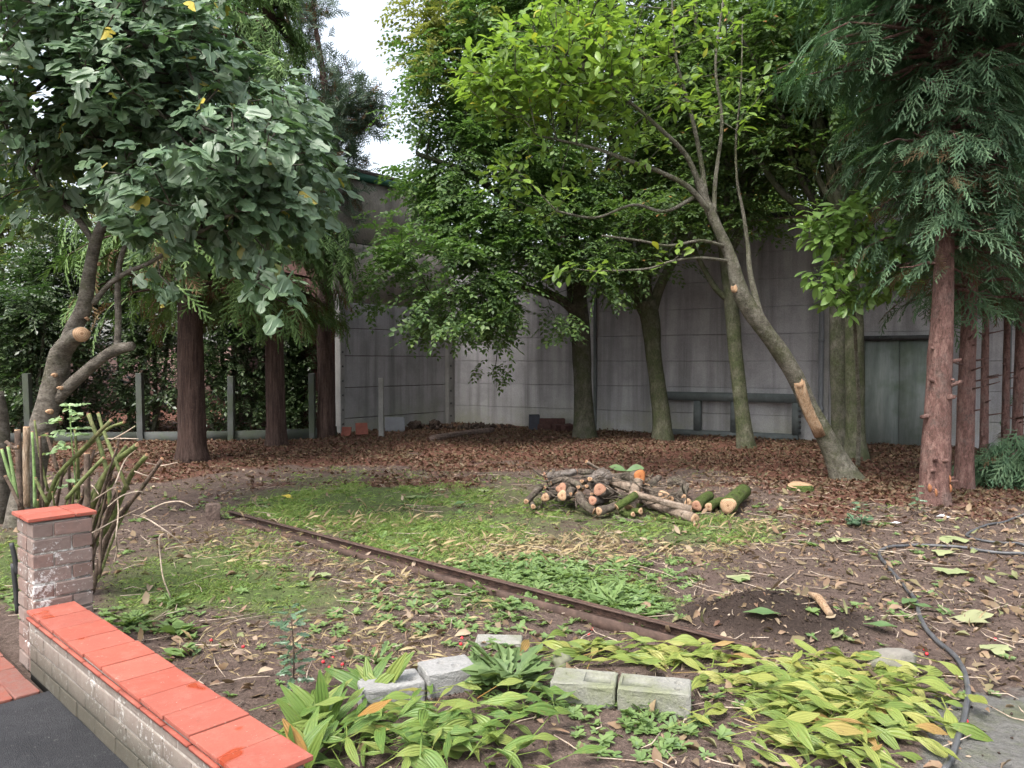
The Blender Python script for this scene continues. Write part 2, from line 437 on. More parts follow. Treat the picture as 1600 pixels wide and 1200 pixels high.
M['fence_post'] = concretemat('weathered_fence_post', [(.045, .05, .048), (.07, .075, .072), (.10, .105, .10)], moss=(.06, .075, .045), streak=False)
M['render'] = concretemat('roughcast_render', [(.21, .185, .165), (.29, .26, .235), (.35, .31, .28)], (.14, .12, .11), spk=28, bump=.8)
M['block'] = concretemat('pale_concrete_block', [(.2, .195, .188), (.28, .275, .265), (.36, .35, .34)], streak=False, spk=90, bump=.6)
M['block_moss'] = concretemat('mossy_concrete_block', [(.17, .165, .145), (.24, .235, .21), (.31, .30, .27)], moss=(.17, .185, .10), streak=False, spk=90, bump=.6)
M['stone'] = concretemat('rock', [(.13, .12, .10), (.2, .185, .16), (.28, .26, .22)], streak=False, spk=25, bump=.9, moss=(.12, .14, .06))
def brickmat(name, cols, white=.5, lich=(.62, .62, .6), moss=None):
    t = NT(name); oi = t.n('ShaderNodeObjectInfo').outputs['Random']; co = t.co(world=True)
    n1 = t.noise(co, 22, 5, .7)
    c = t.mix(t.ramp(n1, [(.35, 0.0), (.7, .7)]), t.ramp(oi, [(i / (len(cols) - 1), k) for i, k in enumerate(cols)]), (.16, .12, .105))
    big = t.noise(co, 3.2, 3); spot = t.noise(co, 38, 5, .75)
    f = t.ramp(t.math('ADD', t.math('MULTIPLY', big, .55), t.math('MULTIPLY', spot, .75)), [(white + .13, 0.0), (white + .2, .9)])
    c = t.mix(f, c, lich)
    if moss:
        z = t.n('ShaderNodeSeparateXYZ', Vector=co).outputs[2]
        c = t.mix(t.ramp(t.math('ADD', z, t.math('MULTIPLY', big, -.12)), [(0.0, .9), (.14, 0.0)]), c, moss)
    return t.done(t.bsdf(c, .92, t.bump(t.math('ADD', n1, spot), .5, .008), .2))
M['brick_pillar'] = brickmat('lichened_brick', [(.18, .125, .105), (.24, .16, .135), (.2, .155, .135), (.26, .2, .175)], .585)
M['mortar_pillar'] = brickmat('lichened_mortar', [(.30, .275, .245), (.32, .295, .265)], .54)
M['brick_wall'] = brickmat('grey_wall_brick', [(.20, .17, .145), (.25, .21, .18), (.22, .19, .165)], .585, (.5, .48, .45), (.065, .06, .045))
M['mortar_wall'] = brickmat('grey_wall_mortar', [(.29, .265, .235), (.33, .30, .27)], .58, (.5, .48, .45), (.07, .065, .05))
M['brick_far'] = brickmat('far_house_brick', [(.26, .16, .14), (.32, .22, .19), (.29, .19, .17)], .8)
def tilemat():
    t = NT('terracotta_tile'); oi = t.n('ShaderNodeObjectInfo').outputs['Random']; wp = t.co(world=True); co = t.co()
    c = t.ramp(oi, [(0.0, (.25, .058, .04)), (.3, (.32, .08, .054)), (.6, (.27, .072, .052)), (1.0, (.34, .095, .066))])
    n = t.noise(wp, 14, 5, .65)
    c = t.mix(t.ramp(n, [(.45, 0.0), (.8, .3)]), c, (.36, .14, .10))
    c = t.mix(t.ramp(t.noise(wp, 5, 4), [(.60, 0.0), (.70, .5)]), c, (.3, .10, .07))
    c = t.mix(t.ramp(t.noise(wp, 34, 6, .8), [(.5, 0.0), (.72, .7)]), c, (.2, .075, .055))
    c = t.mix(t.ramp(t.noise(wp, 9, 6, .75), [(.52, 0.0), (.68, .3)]), c, (.38, .17, .13))
    wet = t.ramp(t.math('ADD', t.noise(wp, 3.3, 2), t.math('MULTIPLY', t.math('SUBTRACT', oi, .5), .22)), [(.66, 0.0), (.68, 1.0)])
    c = t.mix(wet, c, t.mix(1.0, c, (.95, .62, .42), 'MULTIPLY'))
    c = t.mix(t.ramp(t.noise(wp, 120, 4, .8), [(.6, 0.0), (.68, .75)]), c, (.14, .06, .045))
    c = t.mix(t.ramp(t.noise(wp, 48, 4, .8), [(.64, 0.0), (.69, .7)]), c, (.36, .31, .26))
    rough = t.mix(wet, (.85, .85, .85), (.25, .25, .25))
    return t.done(t.bsdf(c, rough, t.bump(t.noise(wp, 70, 5, .7), .4, .004), .25))
M['tile'] = tilemat()
M['paver'] = brickmat('dirty_paver', [(.2, .06, .042), (.26, .085, .06), (.17, .055, .042), (.23, .09, .07)], .72, (.4, .33, .28))
def simplemat(name, a, b, rough=.7, spec=.3, scale=20, bump=.2, metal=0.0):
    t = NT(name); co = t.co(); n = t.noise(co, scale, 5, .65)
    return t.done(t.bsdf(t.ramp(n, [(.3, a), (.7, b)]), rough, t.bump(n, bump, .01), spec, metal))
M['rust'] = simplemat('rusted_steel', (.035, .022, .018), (.13, .075, .055), .85, .3, 18, .6)
M['rust_face'] = simplemat('rusted_steel_face', (.04, .026, .021), (.11, .07, .055), .85, .3, 14, .6)
M['steel_green'] = simplemat('green_grey_steel', (.075, .086, .085), (.12, .135, .133), .7, .4, 8, .25)
M['steel_dark'] = simplemat('dark_steel', (.02, .022, .022), (.05, .05, .05), .6, .4, 10, .2)
M['pipe'] = simplemat('grey_pipe', (.13, .14, .15), (.19, .2, .215), .5, .4, 6, .1)
M['green_trim'] = simplemat('green_gutter', (.02, .09, .065), (.035, .12, .085), .5, .4, 6, .1)
M['hose'] = simplemat('black_hose', (.04, .042, .045), (.10, .10, .105), .5, .5, 12, .1)
M['berry'] = simplemat('red_berry', (.5, .02, .03), (.65, .04, .05), .3, .5, 20, 0)
M['terracotta'] = simplemat('broken_terracotta', (.15, .05, .038), (.24, .085, .062), .8, .2, 14, .3)
M['red_brick'] = simplemat('old_red_brick', (.05, .028, .025), (.10, .052, .045), .9, .2, 16, .6)
M['blue_plastic'] = simplemat('dark_plastic', (.012, .014, .025), (.03, .033, .05), .5, .4, 10, .1)
M['grey_sheet'] = simplemat('grey_sheet', (.10, .105, .115), (.15, .155, .17), .6, .3, 7, .1)
M['litter_white'] = simplemat('white_wrapper', (.6, .62, .65), (.75, .77, .8), .5, .4, 30, .4)
M['soil'] = simplemat('loose_soil', (.03, .022, .018), (.075, .055, .045), 1.0, .1, 30, 1.0)
M['timber'] = barkmat('old_timber', [(.09, .06, .05), (.17, .12, .10), (.25, .19, .16)], (1, 1, 1), 12, None, .5, .6)
M['glass'] = simplemat('dark_glass', (.03, .035, .04), (.05, .055, .06), .1, .6, 4, 0)
M['white_paint'] = simplemat('white_paint', (.7, .7, .68), (.78, .78, .76), .5, .4, 8, .05)
M['slate'] = simplemat('roof_slate', (.09, .075, .07), (.15, .12, .11), .8, .2, 9, .4)
M['orange_rot'] = simplemat('orange_bark_scar', (.22, .09, .045), (.28, .13, .065), .9, .2, 30, .5)
def sheetmat():
    t = NT('green_stained_sheet'); co = t.co(world=True)
    a = t.noise(t.co((3, 3, .35), True), 2.0, 6, .7); b = t.noise(co, 2, 4)
    c = t.ramp(a, [(.3, (.13, .155, .146)), (.5, (.21, .24, .226)), (.72, (.33, .36, .34))])
    c = t.mix(t.ramp(b, [(.5, 0.0), (.7, .6)]), c, (.09, .13, .075))
    return t.done(t.bsdf(c, .7, t.bump(a, .2, .01), .3))
M['sheet'] = sheetmat()
def asphaltmat():
    t = NT('asphalt'); co = t.co(world=True)
    v = t.n('ShaderNodeTexVoronoi', Vector=co, Scale=230.0); n = t.noise(co, 2.2, 4)
    c = t.mix(v.outputs['Color'], (.018, .018, .02), (.05, .05, .054))
    c = t.mix(t.ramp(n, [(.4, 0.0), (.7, .6)]), c, (.016, .017, .019))
    c = t.mix(t.ramp(t.noise(co, 55, 4, .8), [(.62, 0.0), (.7, .8)]), c, (.12, .115, .11))
    rg = t.ramp(n, [(.35, .7), (.65, .95)])
    return t.done(t.bsdf(c, rg, t.bump(v.outputs['Distance'], .9, .004), .2))
M['asphalt'] = asphaltmat()
def groundmat():
    t = NT('garden_soil'); co = t.co(world=True)
    at = lambda nm: t.n('ShaderNodeAttribute', attribute_name=nm).outputs['Fac']
    n1 = t.noise(co, 3.0, 6, .65); n2 = t.noise(co, 40, 5, .75); n3 = t.noise(co, 11, 5, .7)
    soil = t.ramp(n3, [(.3, (.055, .038, .031)), (.55, (.105, .076, .063)), (.75, (.16, .12, .10))])
    soil = t.mix(t.ramp(n2, [(.48, 0.0), (.7, .75)]), soil, (.25, .185, .15))
    soil = t.mix(t.ramp(t.noise(co, 130, 3, .7), [(.52, 0.0), (.66, .8)]), soil, (.03, .021, .017))
    soil = t.mix(t.ramp(n1, [(.45, 0.0), (.7, .6)]), soil, (.125, .085, .072))
    gr = t.ramp(n3, [(.3, (.055, .08, .026)), (.6, (.10, .145, .042)), (.8, (.16, .16, .065))])
    li = t.ramp(n2, [(.3, (.045, .02, .016)), (.5, (.115, .052, .036)), (.72, (.2, .105, .075))])
    pv = t.ramp(n2, [(.3, (.10, .096, .088)), (.6, (.155, .15, .14)), (.8, (.21, .205, .19))])
    pv = t.mix(t.ramp(n1, [(.5, 0.0), (.65, .7)]), pv, (.11, .12, .065))
    nb = t.math('MULTIPLY', t.math('SUBTRACT', n3, .5), .9)
    fe = lambda nm, a, b: t.ramp(t.math('ADD', at(nm), nb), [(a, 0.0), (b, 1.0)])
    c = t.mix(t.math('MULTIPLY', fe('grassy', .25, .75), .85), soil, gr)
    c = t.mix(fe('leafy', .3, .7), c, li)
    c = t.mix(fe('paved', .35, .65), c, pv)
    c = t.mix(t.math('MULTIPLY', fe('fresh', .3, .8), .85), c, (.028, .02, .0165))
    h = t.math('ADD', n2, t.math('MULTIPLY', n3, 1.5))
    return t.done(t.bsdf(c, .95, t.bump(h, .8, .03), .15))
M['ground'] = groundmat()
# ------------------------------------------------------------------ what grows where on the ground (ground points)
def blob(px, py, B):
    s = np.zeros(np.shape(px))
    for bx, by, sx, sy, w in B:
        s = s + w * np.exp(-((px - bx) / sx) ** 2 - ((py - by) / sy) ** 2)
    return s
GRASS_B = [(620, 772, 210, 26, .75), (700, 830, 200, 34, .95), (860, 915, 150, 34, 1.1), (470, 800, 100, 26, .9), (330, 890, 110, 40, .85),
           (430, 930, 130, 30, .7), (1140, 825, 90, 20, 1.1), (950, 795, 140, 18, .5), (220, 930, 70, 40, .75), (10, 890, 45, 60, .9), (980, 945, 70, 25, .8),
           (640, 865, 90, 24, .9), (1000, 830, 90, 18, .5)]
WEED_B = [(880, 905, 130, 26, 1.0), (960, 945, 80, 24, 1.2), (760, 885, 90, 18, .7), (1000, 1150, 110, 50, 1.1), (960, 1110, 60, 22, .9), (220, 965, 90, 26, .7), (790, 1010, 90, 30, .7),
          (700, 930, 110, 28, .45), (600, 960, 90, 40, .35), (1430, 1065, 70, 22, .5), (640, 850, 80, 20, .35), (560, 1000, 60, 30, .25), (30, 960, 30, 40, .6)]
STRAW_B = [(900, 860, 200, 22, 1.0), (620, 905, 130, 30, .6), (600, 1000, 170, 45, .9), (400, 860, 140, 30, .6), (330, 1010, 90, 50, .6), (1180, 820, 90, 24, .5), (560, 815, 160, 14, .6),
           (1350, 1100, 200, 60, .6), (780, 860, 120, 25, .5)]
def zones(x, y):
    px, py, dep = proj(np.stack([x, y, np.zeros_like(x)], -1))
    py = np.where(dep < .5, 3000, py)
    nz = fbm(x * 1.3 + 40, y * 1.3 + 11) - .5
    nf = fbm(x * 5 + 3, y * 5 + 8) - .5
    g = blob(px, py, GRASS_B) + nz * .5 + nf * .5
    edge = np.interp(px, [0, 250, 500, 760, 850, 1150, 1250, 1420, 1600], [742, 748, 738, 745, 742, 752, 790, 815, 800])
    lf = sstep(26, -26, (py - edge) + nz * 90 + nf * 40)
    pv = sstep(-.35, .1, (px - 1475 + (1200 - py) * .15) / 200 + (py - 1105) / 260 * .6 + nz * .5) * sstep(1040, 1130, py) * sstep(1400, 1470, px)
    return np.clip(g, 0, 1), lf, pv

# ground: one sheet, fine near the camera and coarse to the horizon
fx = np.concatenate([-np.geomspace(600, 14, 16), np.arange(-13, 11.01, .1), np.geomspace(12, 600, 16)])
fy = np.concatenate([-np.geomspace(500, 4, 8), np.arange(-1, 2, .5), np.arange(2.0, 9, .06), np.arange(9, 23, .12), np.geomspace(23.5, 900, 18)])
gx, gy = np.meshgrid(fx, fy, indexing='xy')
gz = H(gx, gy)
far = sstep(16, 40, np.abs(gx)) + sstep(24, 50, gy)
gz = np.where(far > 0, gz * np.clip(1 - far, 0, 1), gz)
nx, ny = len(fx), len(fy)
ii = (np.arange(ny - 1)[:, None] * nx + np.arange(nx - 1)[None]).ravel()
gf = np.stack([ii, ii + 1, ii + nx + 1, ii + nx], 1)
ground = mk('ground', np.stack([gx, gy, gz], -1).reshape(-1, 3), gf, M['ground'], smooth=True)
tag(ground, kind='structure')
zg, zl, zp = zones(gx.ravel(), gy.ravel())
zf = np.exp(-((gx.ravel() - MOUND[0]) / .55) ** 2 - ((gy.ravel() - MOUND[1]) / .4) ** 2) * 1.4
for nm, z in (('grassy', zg), ('leafy', zl), ('paved', zp), ('fresh', zf)):
    a = ground.data.attributes.new(nm, 'FLOAT', 'POINT'); a.data.foreach_set('value', z.astype(np.float32))

# asphalt on the road side of the low wall, with red clay pavers at its edge
o0 = WL0 + WN * 0.012
def along(s, off=0.0, z=0.0):
    p = WL0 + WD * s + WN * off
    return np.array([p[0], p[1], z])
SPV = float(np.dot(G(61, 1081) - WL0, WD))
aV = np.array([along(SPV, -.05, -.008), along(6, -.05, -.008), along(6, 8, -.008), along(SPV, 8, -.008)])
tag(mk('asphalt_pavement', aV, np.array([(0, 3, 2, 1)]), M['asphalt']), kind='structure')
paver_path = mk('paver_path', np.array([along(-3, .0, -.016), along(SPV - .005, .0, -.016), along(SPV - .005, 8, -.016), along(-3, 8, -.016)]), np.array([(0, 3, 2, 1)]), M['soil'])
tag(paver_path, kind='structure')
pme = bevel_box_mesh('paver', .2, .098, .05, .006, M['paver'], 2, .0016, 3)
for i in range(9):
    for j in range(16):
        c = along(SPV - .108 - i * .205, .07 + j * .104 + (.0), -.026 + rng.uniform(-.005, .005))
        if proj(c)[0] < -120: continue
        a = math.atan2(WD[1], WD[0]) + rng.uniform(-.03, .03)
        Rm = np.array([[math.cos(a), -math.sin(a), 0], [math.sin(a), math.cos(a), 0], [0, 0, 1]])
        put('paver', pme, paver_path, mat4(Rm, 1, c))

# ------------------------------------------------------------------ low brick wall with red tile coping
NTILE = 11; TP = .199
wall = thing('low_brick_wall', along(0), 'low grey brick wall with red clay tile coping beside the asphalt', 'wall')
LW = NTILE * TP
inn = -WN
WDT = .185
ZT = .283
def wbox(s0, s1, o_0, o_1, z0, z1):
    c = along((s0 + s1) / 2, -(o_0 + o_1) / 2, (z0 + z1) / 2)
    return boxvf(c, WD, inn, (0, 0, 1), abs(s1 - s0), abs(o_1 - o_0), z1 - z0)
V, f = wbox(-.02, LW - .012, .016, WDT - .004, -.06, ZT - .002)
mk('mortar_core', V, f, M['mortar_wall'], wall)
Rw = np.stack([WD, inn, np.array([0, 0, 1.0])], -1)
if np.linalg.det(Rw) < 0: Rw[:, 1] *= -1
bw = .215; ch = .0735
bme = bevel_box_mesh('wall_brick', bw, .1, ch - .009, .005, M['brick_wall'], 2, .0012, 5)
bmeh = bevel_box_mesh('wall_brick_half', bw / 2 - .005, .1, ch - .009, .005, M['brick_wall'], 2, .0012, 6)
for r in range(4):
    z = -.01 + ch * (r + .5)
    s = -.01
    k = 0
    while s < LW - .04:
        half = (r % 2 == 1 and k == 0) or s + bw > LW
        w = bw / 2 - .005 if half else bw
        if s + w > LW - .005: break
        for off in (.062, WDT - .052):
            c = along(s + w / 2, -off, z) + WN * rng.uniform(-.002, .002)
            put('brick', bmeh if half else bme, wall, mat4(Rw, 1, c))
        s += w + .0095; k += 1
tme = [bevel_box_mesh('coping_tile', TP - .005, .208, .017, .004, M['tile'], 2, .0006, i) for i in range(3)]
for i in range(NTILE):
    c = along(TP * (i + .5) + .006, -(.208 / 2) + .002 + rng.uniform(-.003, .003), ZT + .018 + rng.uniform(-.0015, .0015))
    a = rng.uniform(-.012, .012)
    Ra = np.array([[math.cos(a), -math.sin(a), 0], [math.sin(a), math.cos(a), 0], [0, 0, 1]])
    put('coping_tile', tme[i % 3], wall, mat4(Ra @ Rw, 1, c))
V, f = wbox(.0, LW - .02, .004, .196, ZT + .0005, ZT + .0085)
mk('mortar_bed', V, f, M['mortar_wall'], wall)
# thin tile creasing under the coping, seen as a broken red line
for i in range(NTILE):
    V, f = wbox(TP * i + .01, TP * (i + 1) - .004, -.006, .03, ZT - .016 + rng.uniform(-.002, .001), ZT - .006)
    mk('creasing_tile', V, f, M['tile'], wall)

# pillar at the wall's end
PW = .268
pillar = thing('brick_pillar', along(-PW / 2), 'square brick pillar with white lichen and a red tile cap', 'pillar')
pc = along(-PW / 2 - .004, -.163, 0)
V, f = boxvf(pc + (0, 0, .335), WD, inn, (0, 0, 1), PW - .022, PW - .022, .76)
mk('mortar_core', V, f, M['mortar_pillar'], pillar)
ZP = .722
brp = {}
def pbrick(L):
    k = round(L, 3)
    if k not in brp: brp[k] = bevel_box_mesh('pillar_brick', L, .1, .0635, .006, M['brick_pillar'], 2, .0016, int(k * 1000))
    return brp[k]
nrow = 10
for r in range(nrow):
    z = -.03 + .0745 * (r + .5)
    for side in range(4):
        d = [WD, -inn, -WD, inn][side]; t = [inn, WD, -inn, -WD][side]
        Rb = np.stack([t, np.cross((0, 0, 1.0), t), (0, 0, 1.0)], -1)
        spl = [(-.5, .14), (.16, .5)] if (r + side) % 2 == 0 else [(-.5, -.16), (-.14, .5)]
        for a, b in spl:
            L = (b - a) * PW - .0
            if a == -.5: L -= .104 if side in (1, 3) else 0; a2 = a * PW + (.104 if side in (1, 3) else 0)
            else: a2 = a * PW
            b2 = b * PW - (.104 if (b == .5 and side in (1, 3)) else 0)
            L = b2 - a2 - .002
            if L < .03: continue
            c = pc + d * (PW / 2 - .05 + rng.uniform(-.002, .002)) + t * (a2 + b2) / 2 + np.array([0, 0, z])
            put('brick', pbrick(L), pillar, mat4(Rb, 1, c))
ctm = [bevel_box_mesh('cap_tile', L, .146, .018, .004, M['tile'], 2, .0008, 9 + i) for i, L in enumerate((.205, .095))]
for row, off in ((0, .065), (1, -.085)):
    x = -.15
    for L, me in ((.205, ctm[0]), (.095, ctm[1])):
        Rb = np.stack([inn, np.cross((0, 0, 1.0), inn), (0, 0, 1.0)], -1)
        c = pc + inn * (x + L / 2) + WD * off + np.array([0, 0, ZP + .012])
        a = rng.uniform(-.012, .012)
        Ra = np.array([[math.cos(a), -math.sin(a), 0], [math.sin(a), math.cos(a), 0], [0, 0, 1]])
        put('cap_tile', me, pillar, mat4(Ra @ Rb, 1, c)); x += L + .004

# ------------------------------------------------------------------ tall concrete panel wall at the back
WA = np.array([*W(706, 600, 18.6)[:2], 0]); WB = np.array([*W(1245, 600, 14.8)[:2], 0])
MD = unit(WB - WA); MN = np.array([MD[1], -MD[0], 0])
if MN[1] > 0: MN = -MN
def mpt(u, off, z): return WA + MD * u + MN * off + np.array([0, 0, z])
LM = np.linalg.norm(WB - WA)
def mu(px, py=650):
    return float(np.dot(plane_hit(px, py, WA, WB) - WA, MD))
back = thing('concrete_panel_wall', mpt(LM / 2, 0, 0), 'tall stained grey concrete panel wall behind the tree trunks', 'wall')
posts_u = [0.0, mu(930), mu(1288), mu(1345) + 2.3, mu(1345) + 5.5]
HW = 4.16
PH = .575
nrow_m = 8
for a, b in zip(posts_u[:-1], posts_u[1:]):
    for r in range(nrow_m):
        z0 = -.08 + r * PH * .925; z1 = z0 + PH * .925 - .006
        if z0 > HW: continue
        c = mpt((a + b) / 2, -.05 + rng.uniform(-.003, .003), (z0 + z1) / 2)
        me = bevel_box_mesh('wall_panel', b - a - .012, .09, z1 - z0, .009, M['panel'], 2, 0)
        Rb = np.stack([MD, np.cross((0, 0, 1.0), MD), (0, 0, 1.0)], -1)
        put('panel', me, back, mat4(Rb, 1, c))
Rb = np.stack([MD, np.cross((0, 0, 1.0), MD), (0, 0, 1.0)], -1)
for i, u in enumerate(posts_u):
    wd = .16 if i in (0, 2) else .07
    me = bevel_box_mesh('wall_post', wd, .16, HW + .3, .012, M['post'] if i in (0, 2) else M['steel_green'], 1)
    put('post', me, back, mat4(Rb, 1, mpt(u, -.0 if i in (0, 2) else -.04, HW / 2)))
me = bevel_box_mesh('wall_backing', posts_u[-1], .06, HW + .1, 0, M['panel'])
put('backing', me, back, mat4(Rb, 1, mpt(posts_u[-1] / 2, -.16, HW / 2 - .08)))
me = bevel_box_mesh('wall_coping', posts_u[-1] + .1, .26, .10, .01, M['steel_dark'])
put('coping', me, back, mat4(Rb, 1, mpt(posts_u[-1] / 2, -.06, HW + .17)))
# down pipe
u = mu(1283)
V, f = tube([mpt(u, .10, z) for z in np.linspace(-.05, HW + .1, 9)], .045, 10)
dp = mk('drain_pipe', V, f, M['pipe'], None, True, mpt(u, .1, 0)); tag(dp, 'grey vertical drain pipe fixed to the concrete panel wall', 'drain pipe')
for z in (.6, 1.9, 3.2):
    V, f = tube([mpt(u, .10, z - .03), mpt(u, .10, z + .03)], .056, 10)
    mk('collar', V, f, M['pipe'], dp)
# green grey steel frame against the wall's foot
u0, u1 = mu(1040), mu(1249)
fr = thing('steel_rack', mpt((u0 + u1) / 2, .12, 0), 'green grey steel rack with uprights standing against the panel wall', 'rack')
def fbox(name, ua, ub, za, zb, oa, ob, m=M['steel_green']):
    c = mpt((ua + ub) / 2, (oa + ob) / 2, (za + zb) / 2)
    V, f = boxvf(c, MD, MN, (0, 0, 1), ub - ua, ob - oa, zb - za)
    return mk(name, V, f, m, fr)
zt = plane_hit(1150, 614, WA + MN * .15, WB + MN * .15)[2]; zb_ = .02
fbox('top_rail', u0, u1, zt - .17, zt, .06, .20); fbox('bottom_rail', u0, u1, zb_ - .06, zb_ + .09, .06, .19)
for px, w in ((1041, .05), (1093, .13), (1150, .13), (1246, .14)):
    u = mu(px); fbox('upright', u - w / 2, u + w / 2, zb_ + .09, zt - .17, .07, .215)
u = mu(1246)
for k in range(8):
    fbox('bolt', u + .055, u + .10, .12 + k * .105, .17 + k * .105, .216, .245, M['steel_dark'])
# dark green stained sheet door right of the trunks
ud = mu(1350, 620)
dr = thing('metal_door', mpt(ud + 1, .1, 0), 'green stained metal sheet door between the twin trunks and the conifer', 'door')
fr = dr
ue = mu(1462, 620); zt = plane_hit(1400, 532, WA + MN * .15, WB + MN * .15)[2]
for k in range(2):
    a = ud + (ue - ud) * k / 2; b = ud + (ue - ud) * (k + 1) / 2
    fbox('sheet', a + .004, b - .004, -.05, zt, .05, .09 + .003 * (k % 2), M['sheet'])
fbox('door_rail', ud - .03, ue + .03, zt + .002, zt + .09, .04, .15, M['steel_dark']); fbox('door_post', ud - .09, ud - .006, -.05, zt, .03, .14, M['steel_green'])

# ------------------------------------------------------------------ side building: concrete panels below, roughcast above, green gutter
SA = WA.copy(); SB = np.array([*W(527, 600, 16.0)[:2], 0])
SD = unit(SB - SA); SN = np.array([SD[1], -SD[0], 0])
if np.dot(SN, -SA) < 0: SN = -SN
LS = np.linalg.norm(SB - SA)
def spt(u, off, z): return SA + SD * u + SN * off + np.array([0, 0, z])
bld = thing('workshop_building', spt(LS / 2, 0, 0), 'tall workshop wall with concrete panels below, roughcast above and green gutter', 'building')
Rs = np.stack([SD, np.cross((0, 0, 1.0), SD), (0, 0, 1.0)], -1)
zs = [-.1, .3, .95, 1.62, 2.2, 2.75]
for r in range(len(zs) - 1):
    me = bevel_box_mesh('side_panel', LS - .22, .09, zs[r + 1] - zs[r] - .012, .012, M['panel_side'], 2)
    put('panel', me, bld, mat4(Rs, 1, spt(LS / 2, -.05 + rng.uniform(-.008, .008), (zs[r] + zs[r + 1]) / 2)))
for u, wd in ((.14, .17), (LS - .06, .12)):
    me = bevel_box_mesh('side_post', wd, .18, 3.0, .012, M['post'], 1)
    p = put('post', me, bld, mat4(Rs, 1, spt(u, .01, 1.4)))
    for k in range(9):
        V, f = tube([spt(u, .10, .2 + k * .3), spt(u, .115, .2 + k * .3)], .022, 8)
        mk('bolt_hole', V, f, M['steel_dark'], bld)
zt_b = 5.35
for r, (a, b) in enumerate(((2.76, 4.0), (4.03, zt_b))):
    V, f = boxvf(spt(LS / 2 - .0, -.08, (a + b) / 2), SD, SN, (0, 0, 1), LS, .12, b - a)
    mk('roughcast_wall', V, f, M['render'], bld)
V, f = boxvf(spt(LS / 2, -.11, 4.015), SD, SN, (0, 0, 1), LS, .12, .03); mk('movement_joint', V, f, M['steel_dark'], bld)
V, f = boxvf(spt(LS / 2, -2.2, 2.65), SD, SN, (0, 0, 1), LS - .01, 3.9, 5.4); mk('building_core', V, f, M['red_brick'], bld)
V, f = boxvf(spt(LS / 2 - .1, -.02, zt_b + .07), SD, SN, (0, 0, 1), LS + .3, .2, .13); mk('gutter', V, f, M['green_trim'], bld)
V, f = boxvf(spt(LS / 2 - .1, -2.2, zt_b + .2), SD, SN, (0, 0, 1), LS + .3, 4.4, .08); mk('roof', V, f, M['slate'], bld)

# ------------------------------------------------------------------ concrete post fence on the left
fen = thing('concrete_fence', W(360, 690, 14.4) * (1, 1, 0), 'low fence of weathered concrete posts and base boards under the conifers', 'fence')
fp = [(-40, 14.0), (45, 14.1), (220, 14.3), (362, 14.5), (488, 15.0), (528, 15.6)]
fpw = [W(px, 690, Y) * (1, 1, 0) for px, Y in fp]
for i, p in enumerate(fpw[:-1]):
    me = bevel_box_mesh('fence_post', .115, .115, 1.42, .012, M['fence_post'], 2, .002, i)
    Rz = Matrix.Rotation(rng.uniform(-.02, .02), 3, 'X') @ Matrix.Rotation(rng.uniform(-.025, .025), 3, 'Y')
    put('post', me, fen, mat4(np.array(Rz), 1, p + (0, 0, .55 + rng.uniform(-.04, .03))))
for a, b in zip(fpw[:-1], fpw[1:]):
    d = unit(b - a); n = np.array([-d[1], d[0], 0]); L = np.linalg.norm(b - a)
    V, f = boxvf((a + b) / 2 + (0, 0, .08), d, n, (0, 0, 1), L - .10, .05, .22); mk('base_board', V, f, M['fence_post'], fen)
p = W(596, 690, 15.2) * (1, 1, 0)
me = bevel_box_mesh('lone_post', .10, .10, 1.3, .012, M['post'], 2, .002, 8)
lp = put('concrete_post', me, None, mat4(np.eye(3), 1, p + (0, 0, .53)))
tag(lp, 'single short concrete post standing in front of the workshop wall', 'post')

# pale brick boundary wall far behind the hedge
gw = thing('garden_wall', (-11, 24, 0), 'pale pink brick wall glimpsed through gaps in the dark hedge', 'wall')
V, f = boxvf((-13, 24, .95), (1, 0, 0), (0, 1, 0), (0, 0, 1), 18, .22, 2.1); mk('brickwork', V, f, M['brick_far'], gw)
V, f = boxvf((-13, 24, 2.04), (1, 0, 0), (0, 1, 0), (0, 0, 1), 18, .3, .07); mk('coping', V, f, M['post'], gw)
# ------------------------------------------------------------------ leaf shapes (x along the leaf, z up)
def leaf_simple(L, Wd, fold=.3):
    return np.array([(0, 0, 0), (L * .45, -Wd / 2, fold * Wd / 2), (L, 0, -.06 * L), (L * .45, Wd / 2, fold * Wd / 2)]), np.array([(0, 1, 2), (0, 2, 3)])
def leaf_oval(L, Wd, n=4, droop=.15, fold=.25, wide=.5, twist=0.0, wave=0.0):
    V = []; f = []
    t = np.linspace(0, 1, n + 1)
    for i, a in enumerate(t):
        z = -droop * L * a * a
        w = Wd / 2 * math.sin(math.pi * a ** (math.log(.5) / math.log(wide))) ** .8 if 0 < a < 1 else .004
        tw = twist * a
        wz = wave * math.sin(a * 9) * w
        V += [(a * L, -w * math.cos(tw), z + fold * w - w * math.sin(tw) + wz), (a * L, 0, z), (a * L, w * math.cos(tw), z + fold * w + w * math.sin(tw) - wz)]
    for i in range(n):
        k = 3 * i
        f += [(k, k + 3, k + 4), (k, k + 4, k + 1), (k + 1, k + 4, k + 5), (k + 1, k + 5, k + 2)]
    return np.array(V), np.array(f)
